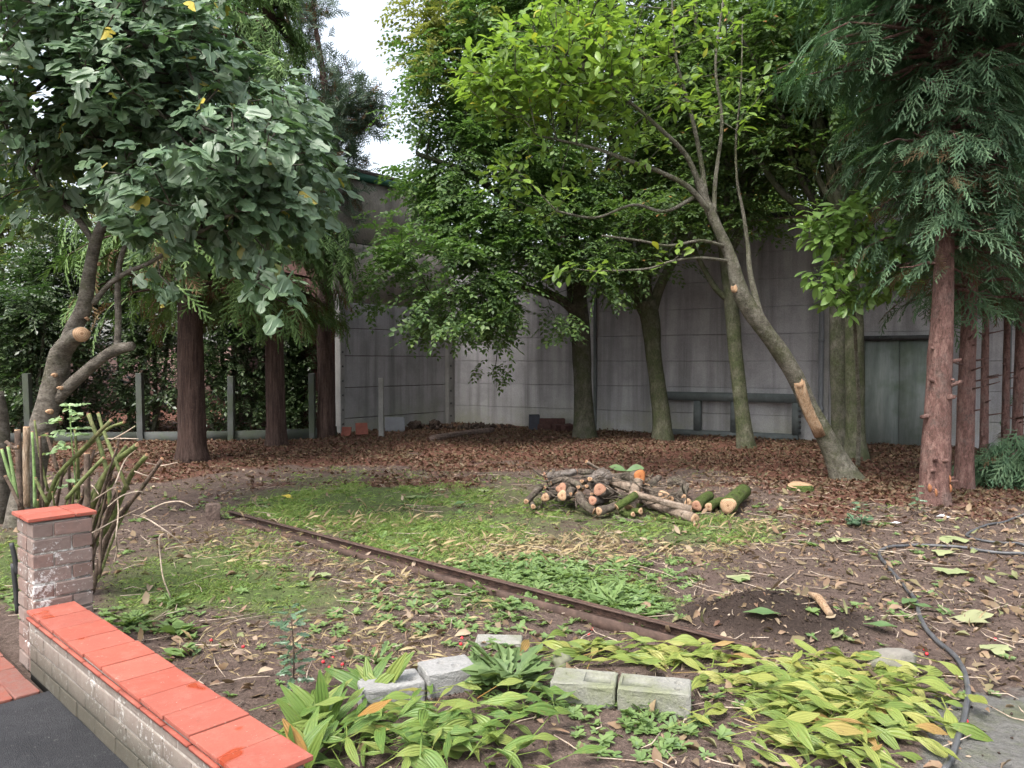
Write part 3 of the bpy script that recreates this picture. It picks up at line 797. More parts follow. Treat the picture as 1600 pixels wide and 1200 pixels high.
def leaf_outline(half, L, fold=.2, droop=.25, petiole=0.0, jit=0.0, seed=0):
    rg = np.random.default_rng(seed)
    up = [(x, y * (1 + jit * rg.uniform(-1, 1))) for x, y in half]
    lo = [(x + jit * .3 * rg.uniform(-1, 1), -y * (1 + jit * rg.uniform(-1, 1))) for x, y in half]
    pts = [(0, 0)] + up + [(1.0, 0)] + lo[::-1]
    # fan strips to the midrib keep the fold sharp
    mids = [(.18, 0), (.4, 0), (.62, 0), (.82, 0)]
    U = [(0, 0)] + up + [(1.0, 0)] + mids[::-1]
    Lw = [(0, 0)] + mids + [(1.0, 0)] + lo[::-1]
    V = []; f = []
    for poly in (U, Lw):
        b = len(V); V += poly
        for tri in tessellate_polygon([[Vector((x, y, 0)) for x, y in poly]]): f.append([b + k for k in tri])
    V = np.array([(x * L, y * L, fold * abs(y) * L * .5 - (.9 * fold + .25) * L * y * y - droop * L * x * abs(x) + .035 * L * math.sin(9 * y + 7 * x + seed * 2.1)) for x, y in V]); f = np.array(f)
    for k in range(len(f)):
        a, b, c = V[f[k]][:, :2]
        if (b[0] - a[0]) * (c[1] - a[1]) - (b[1] - a[1]) * (c[0] - a[0]) < 0: f[k] = f[k][::-1]
    if petiole:
        n = len(V); w = .009 * L / .2
        V = np.concatenate([V, [(-petiole, -w, .3 * petiole), (-petiole, w, .3 * petiole), (0.02 * L, w, .003), (.02 * L, -w, .003)]])
        f = np.concatenate([f, [(n, n + 3, n + 2), (n, n + 2, n + 1)]])
    return V, f
FIG = [(-.10, .12), (-.08, .30), (.06, .46), (.22, .50), (.33, .42), (.36, .24), (.46, .23), (.56, .36), (.70, .40), (.80, .33), (.82, .22), (.93, .13)]
FIG3 = [(-.06, .16), (.0, .34), (.14, .44), (.32, .42), (.42, .30), (.48, .24), (.58, .26), (.70, .30), (.84, .26), (.95, .12)]
DAND = [(.2, .10), (.24, .05), (.42, .16), (.46, .07), (.66, .2), (.7, .09), (.86, .14)]
HOLLY = [(.06, .08), (.12, .22), (.2, .14), (.3, .14), (.36, .28), (.44, .16), (.54, .15), (.6, .27), (.68, .14), (.78, .11), (.84, .16), (.92, .05)]
def strip(a, b, w, up=(0, 0, 1)):
    a = np.array(a, float); b = np.array(b, float); s = unit(np.cross(b - a, up)) * w / 2
    return np.array([a - s, b - s * .5, b + s * .5, a + s]), np.array([(0, 1, 2), (0, 2, 3)])
def spray_leafy(L, nl, ll, lw, seed, droop=.25, stem=.006, simple=True):
    """twig with leaves in two rows"""
    rg = np.random.default_rng(seed); parts = []
    ts = np.linspace(0, 1, 4); rp = np.array([(t * L, .04 * L * math.sin(3 * t + seed), -droop * L * t * t) for t in ts])
    for i in range(3): parts.append(strip(rp[i], rp[i + 1], stem))
    for k in range(nl):
        t = (k + .6) / nl; p = np.array([np.interp(t, ts, rp[:, j]) for j in range(3)])
        s = 1 if k % 2 else -1
        a = R(rg.uniform(38, 70)) * s if t < .93 else R(rg.uniform(-15, 15))
        d = np.array([math.cos(a), math.sin(a), -droop * t + rg.uniform(-.25, .15)])
        Rm = frames(d[None], np.array([[rg.uniform(-.35, .35), rg.uniform(-.35, .35), 1.0]]))[0]
        q = rg.uniform(.75, 1.15)
        lv, lf = leaf_simple(ll * q, lw * q, rg.uniform(.1, .5)) if simple else leaf_oval(ll * q, lw * q, 3, .15, .25)
        parts.append(((Rm @ lv.T).T + p, lf))
    return join(parts)
def frond(L, ns, nsub, seed, droop=.35, w=.012):
    """flat feathery conifer spray"""
    rg = np.random.default_rng(seed); parts = []
    ts = np.linspace(0, 1, 5)
    rp = np.array([(t * L, .05 * L * math.sin(2.5 * t + seed), -droop * L * t ** 1.8) for t in ts])
    at = lambda t: np.array([np.interp(t, ts, rp[:, j]) for j in range(3)])
    for i in range(4): parts.append(strip(rp[i], rp[i + 1], w * .8))
    for k in range(ns * 2):
        t = .08 + .9 * (k + rg.random() * .5) / (ns * 2); p = at(t); s = 1 if k % 2 else -1
        a = R(rg.uniform(32, 52)) * s
        l = L * (.12 + .36 * (1 - t) ** .8 * min(1, t * 4 + .4)) * rg.uniform(.8, 1.15)
        d = unit(np.array([math.cos(a), math.sin(a), -droop * t * 1.2 + rg.uniform(-.12, .1)]))
        side = unit(np.cross((0, 0, 1.0), d))
        e = p + d * l + np.array([0, 0, -.12 * l]); parts.append(strip(p, e, w))
        for j in range(nsub):
            u = (j + .8) / nsub; q = p + (e - p) * u; s2 = 1 if j % 2 else -1
            dd = unit(d + side * s2 * rg.uniform(.5, .9) + np.array([0, 0, rg.uniform(-.3, .1)]))
            ll = l * .42 * (1.15 - u * .7)
            pr = unit(np.cross(dd, (0, 0, 1.0))) * w * .5
            parts.append((np.array([q - pr, q + dd * ll, q + pr]), np.array([(0, 1, 2)])))
    return join(parts)

# ------------------------------------------------------------------ growing branches through a crown
def ells(spec):
    return [(W(px, py, Y), rx * Y / F, rY, ry * Y / F, w) for px, py, Y, rx, ry, rY, w in spec]
def crown_pts(E, n, rg, shell=.35):
    wts = np.array([e[1] * e[2] * e[3] * e[4] for e in E]); wts /= wts.sum()
    k = rg.choice(len(E), n, p=wts)
    v = unit(rg.normal(size=(n, 3))); r = rg.random(n) ** shell
    c = np.array([e[0] for e in E])[k]; s = np.array([[e[1], e[2], e[3]] for e in E])[k]
    return c + v * r[:, None] * s
def grow(trunk, attr, rtip=.006, w=.45, jit=.10, bow=.06, rg=rng, expo=2.3, seglen=.5):
    """trunk: (n,3) points able to carry limbs. Returns node positions, parents, attractor node ids"""
    pos = [p for p in trunk]; par = [-1 if i == 0 else i - 1 for i in range(len(trunk))]
    path = [0.0] * len(trunk)
    top = trunk[-1]
    order = np.argsort(np.linalg.norm(attr - trunk[len(trunk) // 2], axis=1)); ids = []
    nt = len(trunk)
    P = np.array(pos); L = np.array(path)
    buf = np.zeros((len(attr) * 12 + nt, 3)); bl = np.zeros(len(buf)); buf[:nt] = P; n = nt
    for a in order:
        q = attr[a]; d = np.linalg.norm(buf[:n] - q, axis=1)
        below = np.maximum(0, buf[:n, 2] - q[2])
        c = d + w * bl[:n] + .35 * below
        b = int(np.argmin(c)); m = max(1, min(9, int(d[b] / seglen)))
        pb = buf[b].copy(); prev = b
        for s in range(1, m + 1):
            t = s / m; p = pb + (q - pb) * t
            if s < m:
                p = p + rg.normal(size=3) * jit * d[b] / m * .8; p[2] += bow * d[b] * math.sin(math.pi * t)
            buf[n] = p; bl[n] = bl[prev] + np.linalg.norm(p - buf[prev]); par.append(prev); prev = n; n += 1
        ids.append(prev)
    pos = buf[:n]; par = np.array(par)
    r = np.zeros(n); acc = np.zeros(n)
    for i in range(n - 1, -1, -1):
        r[i] = max(rtip, acc[i] ** (1 / expo)) if acc[i] > 0 else rtip
        if par[i] >= 0: acc[par[i]] += r[i] ** expo
    return pos, par, r, np.array(ids), order
def branch_mesh(pos, par, r, nt, rmax=.2, minr=0.0):
    ch = {}
    for i in range(nt, len(pos)): ch.setdefault(par[i], []).append(i)
    parts = []
    starts = [(par[i], i) for i in range(nt, len(pos)) if par[i] < nt]
    while starts:
        p0, i = starts.pop(); chain = [p0, i]
        while True:
            c = ch.get(chain[-1], [])
            if not c: break
            m = max(c, key=lambda k: r[k]); chain.append(m)
            for k in c:
                if k != m: starts.append((chain[-2], k))
        rr = np.array([r[k] for k in chain]); rr[0] = min(rr[1] * 1.15, rmax); rr = np.minimum(rr, rmax)
        if rr.max() < minr: continue
        parts.append(tube(pos[chain], rr, 8 if rr.max() > .05 else (6 if rr.max() > .02 else 4), False))
    return join(parts) if parts else None
def trunk_mesh(path, n=18, m=8, flare=.0, wob=.05, seed=0, flute=0.0):
    """path rows: x, y, z, r"""
    Q = smooth_path(np.array(path), m); P = Q[:, :3].copy(); r = Q[:, 3].copy()
    if flare:
        h = P[:, 2] - P[0, 2]; r = r * (1 + flare * np.exp(-h / .16))
    V, f = tube(P, r, n, True)
    rg = np.random.default_rng(seed); k = len(P) * n
    ang = np.tile(np.arange(n) * 2 * math.pi / n, len(P)); hh = np.repeat(np.cumsum(np.concatenate([[0], np.linalg.norm(np.diff(P, axis=0), axis=1)])), n)
    lump = 1 + wob * (vnoise(np.cos(ang) * 2 + 20 + seed, hh * 3 + np.sin(ang) * 2) - .5) * 2 + wob * .6 * (vnoise(np.cos(ang) * 6 + 9, hh * 14 + np.sin(ang) * 6 + seed) - .5)
    if flute: lump = lump + flute * np.sin(ang * 5 + seed) * np.exp(-hh / .5)
    c = np.repeat(P, n, axis=0); V[:k] = c + (V[:k] - c) * lump[:, None]
    return V, f, Q
def pxpath(rows):
    """rows px, py, Y, radius in px"""
    return np.array([[*W(px, py, Y), rp * Y / F] for px, py, Y, rp in rows])

def best_leaves(P, size, n=300):
    """which leaves show largest in view"""
    px, py, dep = proj(P); s = np.asarray(size) * F / np.maximum(dep, .1)
    s = np.where((px > -20) & (px < 1620) & (py > -20) & (py < 1220) & (dep > 0), s, 0) + (-dep) * 1e-3
    return np.argsort(-s)[:n]
def leaf_parts(root, name, temps, idx, Rm, S, P, mat, n=300, pick=None, stuff='foliage'):
    """n leaves as objects that share mesh data, the rest in one mesh"""
    S = np.broadcast_to(np.asarray(S, float), (len(P),)).copy()
    mes = []
    for k, (tv, tf) in enumerate(temps):
        me = mesh_np(name, tv, tf, True); me.materials.append(mat); mes.append(me)
    sel = best_leaves(P, S, n) if pick is None else pick
    for i in sel: put(name, mes[idx[i]], root, mat4(Rm[i], S[i], P[i]))
    rest = np.setdiff1d(np.arange(len(P)), sel)
    if len(rest):
        V, f = bake(temps, idx[rest], Rm[rest], S[rest], P[rest])
        tag(mk(stuff, V, f, mat, root, True), kind='stuff')
def kid(root, name): return [c for c in root.children if c.name.startswith(name)][0]
def rand_dirs(n, rg): return unit(rg.normal(size=(n, 3)))

def broadleaf(name, label, group, trunks, bark, crown, nattr, per, temps, leaf, seed, carry=.45, flare=.35, size=(.8, 1.2), spread=.35, flat=.75, odd=None, cat='tree', rmax=.12, shell=.35, w=.45, minr=0.0, rtip=.006, limb=None, flute=.04, seglen=.5, skip=None, zlo=.9):
    rg = np.random.default_rng(seed)
    base = trunks[0][0, :3].copy(); base[2] = float(H(base[0], base[1]))
    root = thing(name, base, label, cat, group)
    carriers = []
    for k, tp in enumerate(trunks):
        V, f, Q = trunk_mesh(tp, 18 if k == 0 else 10, 8 if k == 0 else 5, flare if k == 0 else 0, .06, seed + k, flute if k == 0 else 0)
        mk('trunk' if k == 0 else 'limb', V, f, bark, root, True)
        a = int(len(Q) * (carry if k == 0 else .25)); carriers.append(Q[a:, :3])
    # one chain per carrier, nearest carrier takes the attractor
    A = crown_pts(ells(crown), nattr, rg, shell)
    A = A[A[:, 2] > zlo]
    if skip is not None: A = A[~skip(A)]
    own = np.argmin(np.stack([np.min(np.linalg.norm(A[:, None] - c[None], axis=2), axis=1) * (1.0 if j == 0 else .9) for j, c in enumerate(carriers)]), axis=0)
    bm, AP, AD = [], [], []
    for j, c in enumerate(carriers):
        a = A[own == j]
        if len(a) == 0: continue
        pos, par, r, ids, order = grow(c, a, rtip, w, rg=rg, seglen=seglen)
        b = branch_mesh(pos, par, r, len(c), min(rmax, trunks[j][-1, 3] * 1.2 + .02), minr)
        if b: bm.append(b)
        AP.append(pos[ids]); AD.append(pos[ids] - pos[par[ids]])
    V, f = join(bm); tag(mk('branches', V, f, bark, root, True), kind='stuff')
    AP = np.concatenate(AP); AD = unit(np.concatenate(AD))
    n = len(AP) * per; P = np.repeat(AP, per, 0) ; d = np.repeat(AD, per, 0) + rand_dirs(n, rg) * 1.0
    d[:, 2] *= (1 - flat); d[:, 2] -= .12; d = unit(d)
    P = P + rand_dirs(n, rg) * spread * rg.random((n, 1)) ** .5
    up = unit(np.array([0, 0, 1.0]) + rg.normal(size=(n, 3)) * .32)
    Rm = frames(d, up); S = rg.uniform(size[0], size[1], n); idx = rg.integers(0, len(temps), n)
    if odd is not None:
        m = odd(P, rg)
        if m.any():
            V, f = bake(temps, idx[m], Rm[m], S[m], P[m]); tag(mk('yellowing_foliage', V, f, M['leaf_yellowish'], root), kind='stuff')
            P, Rm, S, idx = P[~m], Rm[~m], S[~m], idx[~m]
    V, f = bake(temps, idx, Rm, S, P)
    tag(mk('crown', V, f, leaf, root), kind='stuff')
    return root

SPRAY_B = [spray_leafy(.42, 9, .098, .06, i, .25) for i in range(5)]
SPRAY_H = [spray_leafy(.46, 10, .108, .067, 20 + i, .35) for i in range(5)]
FR_NEAR = [frond(.30 + .02 * i, 7, 3, i, (.3, .5, .7, .45, .2, .6)[i], .0125) for i in range(6)]
FR_MID = [frond(.34, 6, 3, 60 + i, (.3, .5, .7, .4)[i], .014) for i in range(4)]
FR_FAR = [frond(.42, 6, 2, 10 + i, (.7, .5, .8, .4)[i], .024) for i in range(4)]
FR_PINE = [frond(.42, 5, 2, 30 + i, -.1, .022) for i in range(3)]

# ------------------------------------------------------------------ conifers
def conifer(name, label, group, tp, bark, zmin, zmax, prof, nb, per, temps, leaf, seed, dead=.0, size=(.8, 1.2), az=None, droop=.35, cat='tree', stubs=0, flute=.06, up=.15, tw=.0, short=None, inner=0):
    rg = np.random.default_rng(seed)
    base = tp[0, :3].copy(); base[2] = float(H(base[0], base[1]))
    root = thing(name, base, label, cat, group)
    V, f, Q = trunk_mesh(tp, 24, 10, .35, .05, seed, flute); mk('trunk', V, f, bark, root, True)
    bm, P, D, U = [], [], [], []
    for k in range(nb + inner):
        z = zmin + (zmax - zmin) * rg.random() ** .85 * (1 if k < nb else .75)
        c = np.array([np.interp(z, Q[:, 2], Q[:, j]) for j in range(2)] + [z])
        a = rg.uniform(0, 2 * math.pi) if az is None else az(rg, z)
        L = prof(z) * rg.uniform(.65, 1.08)
        if short and k < nb: L *= short(a, z)
        if k >= nb: L = rg.uniform(.3, .75)
        if L < .1: continue
        h = np.array([math.cos(a), math.sin(a), 0]); ts = np.linspace(0, 1, 6)
        pts = np.array([c + h * L * t + np.array([0, 0, L * (up * t - droop * t * t)]) + rg.normal(size=3) * .03 * (t > 0) for t in ts])
        bm.append(tube(pts, np.linspace(.02 + .008 * L, .005, 6), 5, False))
        m = max(2, int(per * L)) if k < nb else 9
        t = .18 + .85 * rg.random(m) ** .7
        p = np.stack([np.interp(t, ts, pts[:, j]) for j in range(3)], 1)
        side = np.array([-h[1], h[0], 0]); sg = rg.choice([-1, 1], m)
        d = h[None] * rg.uniform(.35, 1.0, (m, 1)) + side[None] * (sg * rg.uniform(.1, .9, m))[:, None] + np.array([0, 0, 1.0]) * (-droop * t + rg.uniform(-.35, .2, m))[:, None]
        P.append(p + rg.normal(size=(m, 3)) * .06); D.append(d); U.append(np.array([0, 0, 1.0]) + h * .5 + rg.normal(size=(m, 3)) * .35)
    V, f = join(bm); tag(mk('branches', V, f, bark, root, True), kind='stuff')
    P = np.concatenate(P); D = unit(np.concatenate(D)); U = unit(np.concatenate(U))
    Rm = frames(D, U); n = len(P); S = rg.uniform(size[0], size[1], n); idx = rg.integers(0, len(temps), n)
    dm = rg.random(n) < dead if np.isscalar(dead) else dead(P, rg)
    if dm.any():
        V, f = bake(temps, idx[dm], Rm[dm], S[dm] * .8, P[dm]); tag(mk('dead_foliage', V, f, M['spray_dead'], root), kind='stuff')
    V, f = bake(temps, idx[~dm], Rm[~dm], S[~dm], P[~dm]); tag(mk('crown', V, f, leaf, root), kind='stuff')
    return root, Q
# ================================================================== TREES
# -------- fig tree at the left, near
def fig_tree():
    rg = np.random.default_rng(11); Y = 7.0
    base = W(30, 845, Y); base[2] = 0
    root = thing('fig_tree', base, 'big fig tree with lobed leaves and a sawn off limb above the pruned roses', 'tree')
    t0 = pxpath([(28, 845, Y, 24), (48, 740, Y, 20), (66, 670, Y, 19.2), (84, 600, Y, 17.6), (94, 555, Y - .03, 16), (112, 530, Y - .12, 12.8), (127, 521, Y - .22, 11.2)])
    V, f, Q = trunk_mesh(t0, 18, 7, .2, .09, 2); mk('trunk', V, f, M['bark_fig'], root, True)
    limbs = [
        pxpath([(92, 570, Y, 12), (112, 520, Y + .05, 12), (132, 478, Y, 11.2), (141, 420, Y, 9.6), (152, 370, Y, 8.8), (178, 320, Y, 7.2), (205, 250, Y - .1, 6.4), (225, 160, Y - .2, 4.8), (240, 80, Y - .2, 3.2)]),
        pxpath([(88, 625, Y, 10.4), (112, 600, Y - .05, 9.6), (140, 575, Y - .1, 8.4), (165, 555, Y - .15, 8), (185, 545, Y - .15, 8.8), (207, 541, Y - .2, 7.2)]),
        pxpath([(182, 548, Y - .1, 5.6), (185, 500, Y, 4.8), (184, 450, Y, 4.4), (190, 400, Y, 4), (215, 340, Y, 3.6), (260, 270, Y - .3, 3.2), (320, 200, Y - .6, 2.4)]),
        pxpath([(146, 475, Y, 4.8), (170, 445, Y, 4), (200, 425, Y - .1, 3.6), (235, 410, Y - .2, 3.2), (300, 370, Y - .5, 2.8), (370, 330, Y - .8, 2.4)]),
        pxpath([(150, 385, Y, 5.6), (120, 340, Y, 4.8), (80, 300, Y, 4), (30, 240, Y - .1, 3.2), (0, 170, Y - .2, 2.4)])]
    for l in limbs:
        V, f, q = trunk_mesh(l, 12, 6, 0, .08, 3); mk('limb', V, f, M['bark_fig'], root, True)
    V, f, q = trunk_mesh(pxpath([(-12, 860, Y + .2, 26), (-6, 740, Y + .2, 20), (-4, 660, Y + .2, 16), (-8, 612, Y + .2, 12)]), 14, 5, 0, .07, 4); mk('side_trunk', V, f, M['bark_fig'], root, True)
    def cut(name, px, py, Yc, r, n, m=M['cut_cream']):
        k = 16; a = np.arange(k) * 2 * math.pi / k
        V = np.concatenate([[[0, 0, .002]], np.stack([np.cos(a) * r * (1 + .1 * np.sin(2 * a) + .06 * np.cos(3 * a)), np.sin(a) * r * .82 * (1 + .07 * np.cos(2 * a)), .006 * np.sin(3 * a)], 1), np.stack([np.cos(a) * r * .98, np.sin(a) * r * .98, np.full(k, -.05)], 1)])
        f = [(0, 1 + i, 1 + (i + 1) % k) for i in range(k)]
        for i in range(k): j = (i + 1) % k; f += [(1 + i, 1 + k + i, 1 + k + j), (1 + i, 1 + k + j, 1 + j)]
        me = mesh_np(name, V, np.array(f)); me.materials.append(m)
        nn = unit(np.array(n, float)); Rm = frames(np.array([np.cross(nn, (0.3, .2, 1))]), nn[None])[0]
        return put(name, me, kid(root, 'trunk'), mat4(Rm, 1, W(px, py, Yc)))
    cut('cut_end', 128, 521, Y - .25, .07, (.55, -.8, .15)); cut('cut_end', 84, 586, Y - .115, .022, (.2, -1, 0)); cut('cut_end', 76, 643, Y - .12, .026, (.2, -1, .1))
    cut('cut_end', 135, 497, Y - .085, .016, (.2, -1, .2)); cut('cut_end', 156, 411, Y - .075, .014, (.6, -.8, .2)); cut('cut_end', 92, 606, Y - .115, .02, (-.2, -1, .1))
    spec = [(120, 90, 7.0, 190, 130, 1.3, 1), (280, 120, 6.8, 125, 120, 1.3, 1), (400, 250, 6.5, 112, 110, 1.0, 1.2), (40, 240, 6.9, 110, 100, 1.0, .7), (330, 310, 6.6, 150, 75, .9, 1.1), (150, -40, 7, 190, 110, 1.4, 1),
            (200, 210, 7.2, 200, 120, 1.0, .8), (460, 290, 6.3, 55, 75, .6, 1.0)]
    carr = np.concatenate([q[len(q) // 3:, :3] for q in map(lambda l: smooth_path(l, 5), limbs[:1] + limbs[2:])])
    A = crown_pts(ells(spec), 860, rg, .4)
    extra = np.array([W(px, py, y) for px, py, y in ((250, 430, 6.7), (265, 445, 6.6), (420, 420, 6.2), (440, 440, 6.1), (430, 455, 6.1), (285, 395, 6.7), (330, 395, 6.6), (370, 395, 6.5), (415, 390, 6.4), (400, 440, 6.2), (100, 300, 6.9), (60, 310, 6.8), (20, 300, 6.8), (200, 330, 6.9))])
    A = np.concatenate([A, extra])
    px_, py_, _ = proj(A)
    A = A[~(((px_ - 65) / 35) ** 2 + ((py_ - 135) / 30) ** 2 < 1)]
    # limb carriers joined into one chain by nearest growth
    pos, par, r, ids, order = grow(carr, A, .006, .35, .12, .04, rg, 2.4, .45)
    V, f = branch_mesh(pos, par, r, len(carr), .035); tag(mk('branches', V, f, M['bark_fig'], root, True), kind='stuff')
    tips = pos[ids]; td = unit(tips - pos[par[ids]])
    k = 7; n = len(tips) * k
    cc = W(230, 200, 7.2)
    out = unit(np.repeat(tips, k, 0) - cc); az = rand_dirs(n, rg)
    d = np.repeat(td, k, 0) * .4 + az * .9 + out * .45; d[:, 2] = d[:, 2] * .5 - .42
    d = unit(d); P = np.repeat(tips, k, 0) + rg.normal(size=(n, 3)) * .075 + d * .06
    up = unit(np.array([0, 0, 1.0]) + out * .55 + np.array([0, -.25, 0]) + rg.normal(size=(n, 3)) * .38)
    temps = [leaf_outline(FIG, .2, .18, .3, .09, .1, s) for s in range(3)] + [leaf_outline(FIG3, .19, .22, .22, .09, .1, s + 9) for s in range(3)]
    Rm = frames(d, up); S = rg.uniform(.4, .9, n); idx = rg.integers(0, 6, n)
    leaf_parts(root, 'leaf', temps, idx, Rm, S, P, M['leaf_fig'], 300)
    figs = rg.choice(len(tips), 40); 
    tv, tf = tube([(0, 0, 0), (0, 0, -.01), (0, 0, -.03), (0, 0, -.045), (0, 0, -.055)], [.004, .012, .02, .018, .004], 7)
    V, f = bake([(tv, tf)], np.zeros(40, int), np.repeat(np.eye(3)[None], 40, 0), .8, tips[figs]); tag(mk('fig_fruit', V, f, M['leaf_weed'], root, True), kind='stuff')
fig_tree()

# -------- two dark cypresses with stringy red bark, left
def stringy(px, py0, Y, rb, rt, topz, lean=0, seed=0):
    b = W(px, py0, Y); b[2] = -.05
    return np.array([[b[0] + lean * z, b[1], z, rb + (rt - rb) * min(1, max(0, z) / 4.0)] for z in np.linspace(-.05, topz, 9)])
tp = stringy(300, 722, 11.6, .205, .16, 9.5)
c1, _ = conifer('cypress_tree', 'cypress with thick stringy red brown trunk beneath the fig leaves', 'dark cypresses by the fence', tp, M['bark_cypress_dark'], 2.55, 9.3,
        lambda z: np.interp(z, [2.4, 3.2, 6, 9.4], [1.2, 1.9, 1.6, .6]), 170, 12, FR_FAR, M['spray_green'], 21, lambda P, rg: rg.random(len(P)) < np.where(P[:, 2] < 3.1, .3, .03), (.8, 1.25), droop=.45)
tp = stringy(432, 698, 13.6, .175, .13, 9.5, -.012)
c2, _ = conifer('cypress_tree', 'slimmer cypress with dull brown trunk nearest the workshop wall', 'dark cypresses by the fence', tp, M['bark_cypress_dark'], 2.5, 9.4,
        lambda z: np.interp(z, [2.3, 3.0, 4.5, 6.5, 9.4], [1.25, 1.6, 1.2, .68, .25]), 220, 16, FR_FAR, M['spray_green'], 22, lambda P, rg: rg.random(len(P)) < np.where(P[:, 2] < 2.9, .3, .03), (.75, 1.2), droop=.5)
# -------- bluish open conifer behind
tp = np.array([[*W(px, py, Yp), r] for px, py, Yp, r in ((508, 700, 15.2, .19), (510, 620, 15.2, .17), (506, 500, 15.3, .14), (512, 380, 15.6, .12), (520, 250, 16.0, .10), (505, 120, 16.3, .07), (490, 20, 16.4, .04), (480, -80, 16.4, .02))])
rgp = np.random.default_rng(5)
def pine():
    base = tp[0, :3].copy(); base[2] = 0
    root = thing('pine_tree', base, 'open dark bluish conifer with gappy limbs rising against the sky', 'tree')
    V, f, Q = trunk_mesh(tp, 14, 7, .2, .06, 3); mk('trunk', V, f, M['bark_cypress_dark'], root, True)
    spec = [(472, 45, 16.4, 28, 45, .7, 1), (495, 115, 16.4, 40, 34, .8, 1), (555, 165, 16.2, 46, 22, .7, 1), (578, 185, 16.2, 26, 16, .5, 1), (525, 200, 16.5, 40, 34, .8, 1), (545, 255, 16.3, 34, 26, .6, .7), (530, 320, 16.5, 36, 34, .6, 1), (540, 385, 16.2, 30, 22, .6, .8),
            (505, 250, 15.8, 40, 60, .6, 1.4), (515, 180, 15.9, 34, 50, .5, 1.2), (488, 10, 16.4, 22, 26, .5, .6), (470, -60, 16.6, 20, 40, .6, .6)]
    A = crown_pts(ells(spec), 260, rgp, .35)
    pos, par, r, ids, o = grow(Q[len(Q) // 3:, :3], A, .007, .5, .1, .02, rgp)
    V, f = branch_mesh(pos, par, r, len(Q) - len(Q) // 3, .06); tag(mk('branches', V, f, M['bark_cypress_dark'], root, True), kind='stuff')
    k = 9; n = len(ids) * k; P = np.repeat(pos[ids], k, 0) + rgp.normal(size=(n, 3)) * .11
    d = unit(np.repeat(unit(pos[ids] - pos[par[ids]]), k, 0) * .6 + rand_dirs(n, rgp) + np.array([0, 0, .25])); up = rand_dirs(n, rgp)
    Rm = frames(d, up); idx = rgp.integers(0, 3, n); S = rgp.uniform(.55, .95, n); dm = rgp.random(n) < .16
    V, f = bake(FR_PINE, idx[dm], Rm[dm], S[dm] * .8, P[dm]); tag(mk('dead_foliage', V, f, M['spray_dead'], root), kind='stuff')
    V, f = bake(FR_PINE, idx[~dm], Rm[~dm], S[~dm], P[~dm]); tag(mk('crown', V, f, M['spray_pine'], root), kind='stuff')
pine()

# -------- drooping hornbeam in the middle
Y = 15.2
def odd_h(P, rg):
    px, py, _ = proj(P); return (rg.random(len(P)) < .75 * sstep(110, 20, py) * sstep(800, 640, px) + .25 * ((px < 700) & (py < 180)))
broadleaf('hornbeam_tree', 'leafy tree with limbs drooping before the corner of the walls', None,
    [pxpath([(914, 695, Y, 19), (912, 640, Y, 15), (909, 560, Y, 14.5), (905, 500, Y, 16), (900, 455, Y, 15), (895, 400, Y, 12), (890, 300, Y, 10), (880, 180, Y - .2, 8), (860, 60, Y - .3, 5), (850, -60, Y - .3, 3)]),
     pxpath([(903, 490, Y, 9), (870, 465, Y - .3, 7), (820, 450, Y - .8, 6), (760, 440, Y - 1.3, 5), (700, 460, Y - 1.8, 3)]),
     pxpath([(900, 440, Y, 9), (860, 380, Y - .2, 7), (800, 320, Y - .6, 6), (730, 270, Y - 1.0, 4.5), (650, 240, Y - 1.2, 3)]),
     pxpath([(905, 470, Y, 9), (925, 400, Y, 8), (940, 320, Y, 7), (960, 200, Y, 5), (970, 60, Y, 3)])],
    M['bark_beech'], [(720, 200, 14.4, 115, 130, 1.3, 1), (790, 110, 14.6, 140, 130, 1.5, 1), (660, 330, 14.2, 55, 75, .9, .8), (720, 390, 13.7, 125, 85, 1.1, 1.2), (820, 320, 14.3, 130, 130, 1.3, 1), (690, 490, 13.2, 72, 42, .7, 1.1), (790, 480, 13.8, 110, 45, 1.0, 1),
        (755, 575, 13.9, 26, 30, .3, .8), (600, 440, 14.3, 45, 42, .6, .5), (590, 220, 14.3, 36, 16, .4, .5), (640, 205, 14.3, 55, 40, .6, 1.0), (665, 60, 14.6, 60, 60, .8, .45), (740, 0, 14.8, 110, 90, 1.2, .8), (850, -40, 15, 140, 90, 1.5, .7), (930, 430, 13.9, 130, 34, .9, .6), (620, 540, 14.6, 40, 30, .4, .25)],
    660, 13, SPRAY_H, M['leaf_hornbeam'], 31, skip=lambda A: ((proj(A)[0] < 625) & (proj(A)[1] < 185)) | (vnoise(proj(A)[0] / 40, proj(A)[1] / 40) > .72), carry=.5, spread=.33, odd=odd_h, rmax=.1, size=(.75, 1.15))
# branch end hung low in front of the wall comes from the crown list above

def fan(px, py, Y, xs, r, seed, ytop=-60):
    q = np.random.default_rng(seed); out = []
    for x in xs:
        P = []
        for t in np.linspace(0, 1, 6):
            bend = (t ** .8) * (x - px)
            P.append((px + bend + q.normal() * 7 * (0 < t < 1), py + (ytop - py) * t, Y + (x % 7 - 3) * .18 * t, r * (1 - .62 * t)))
        out.append(pxpath(P))
    return out
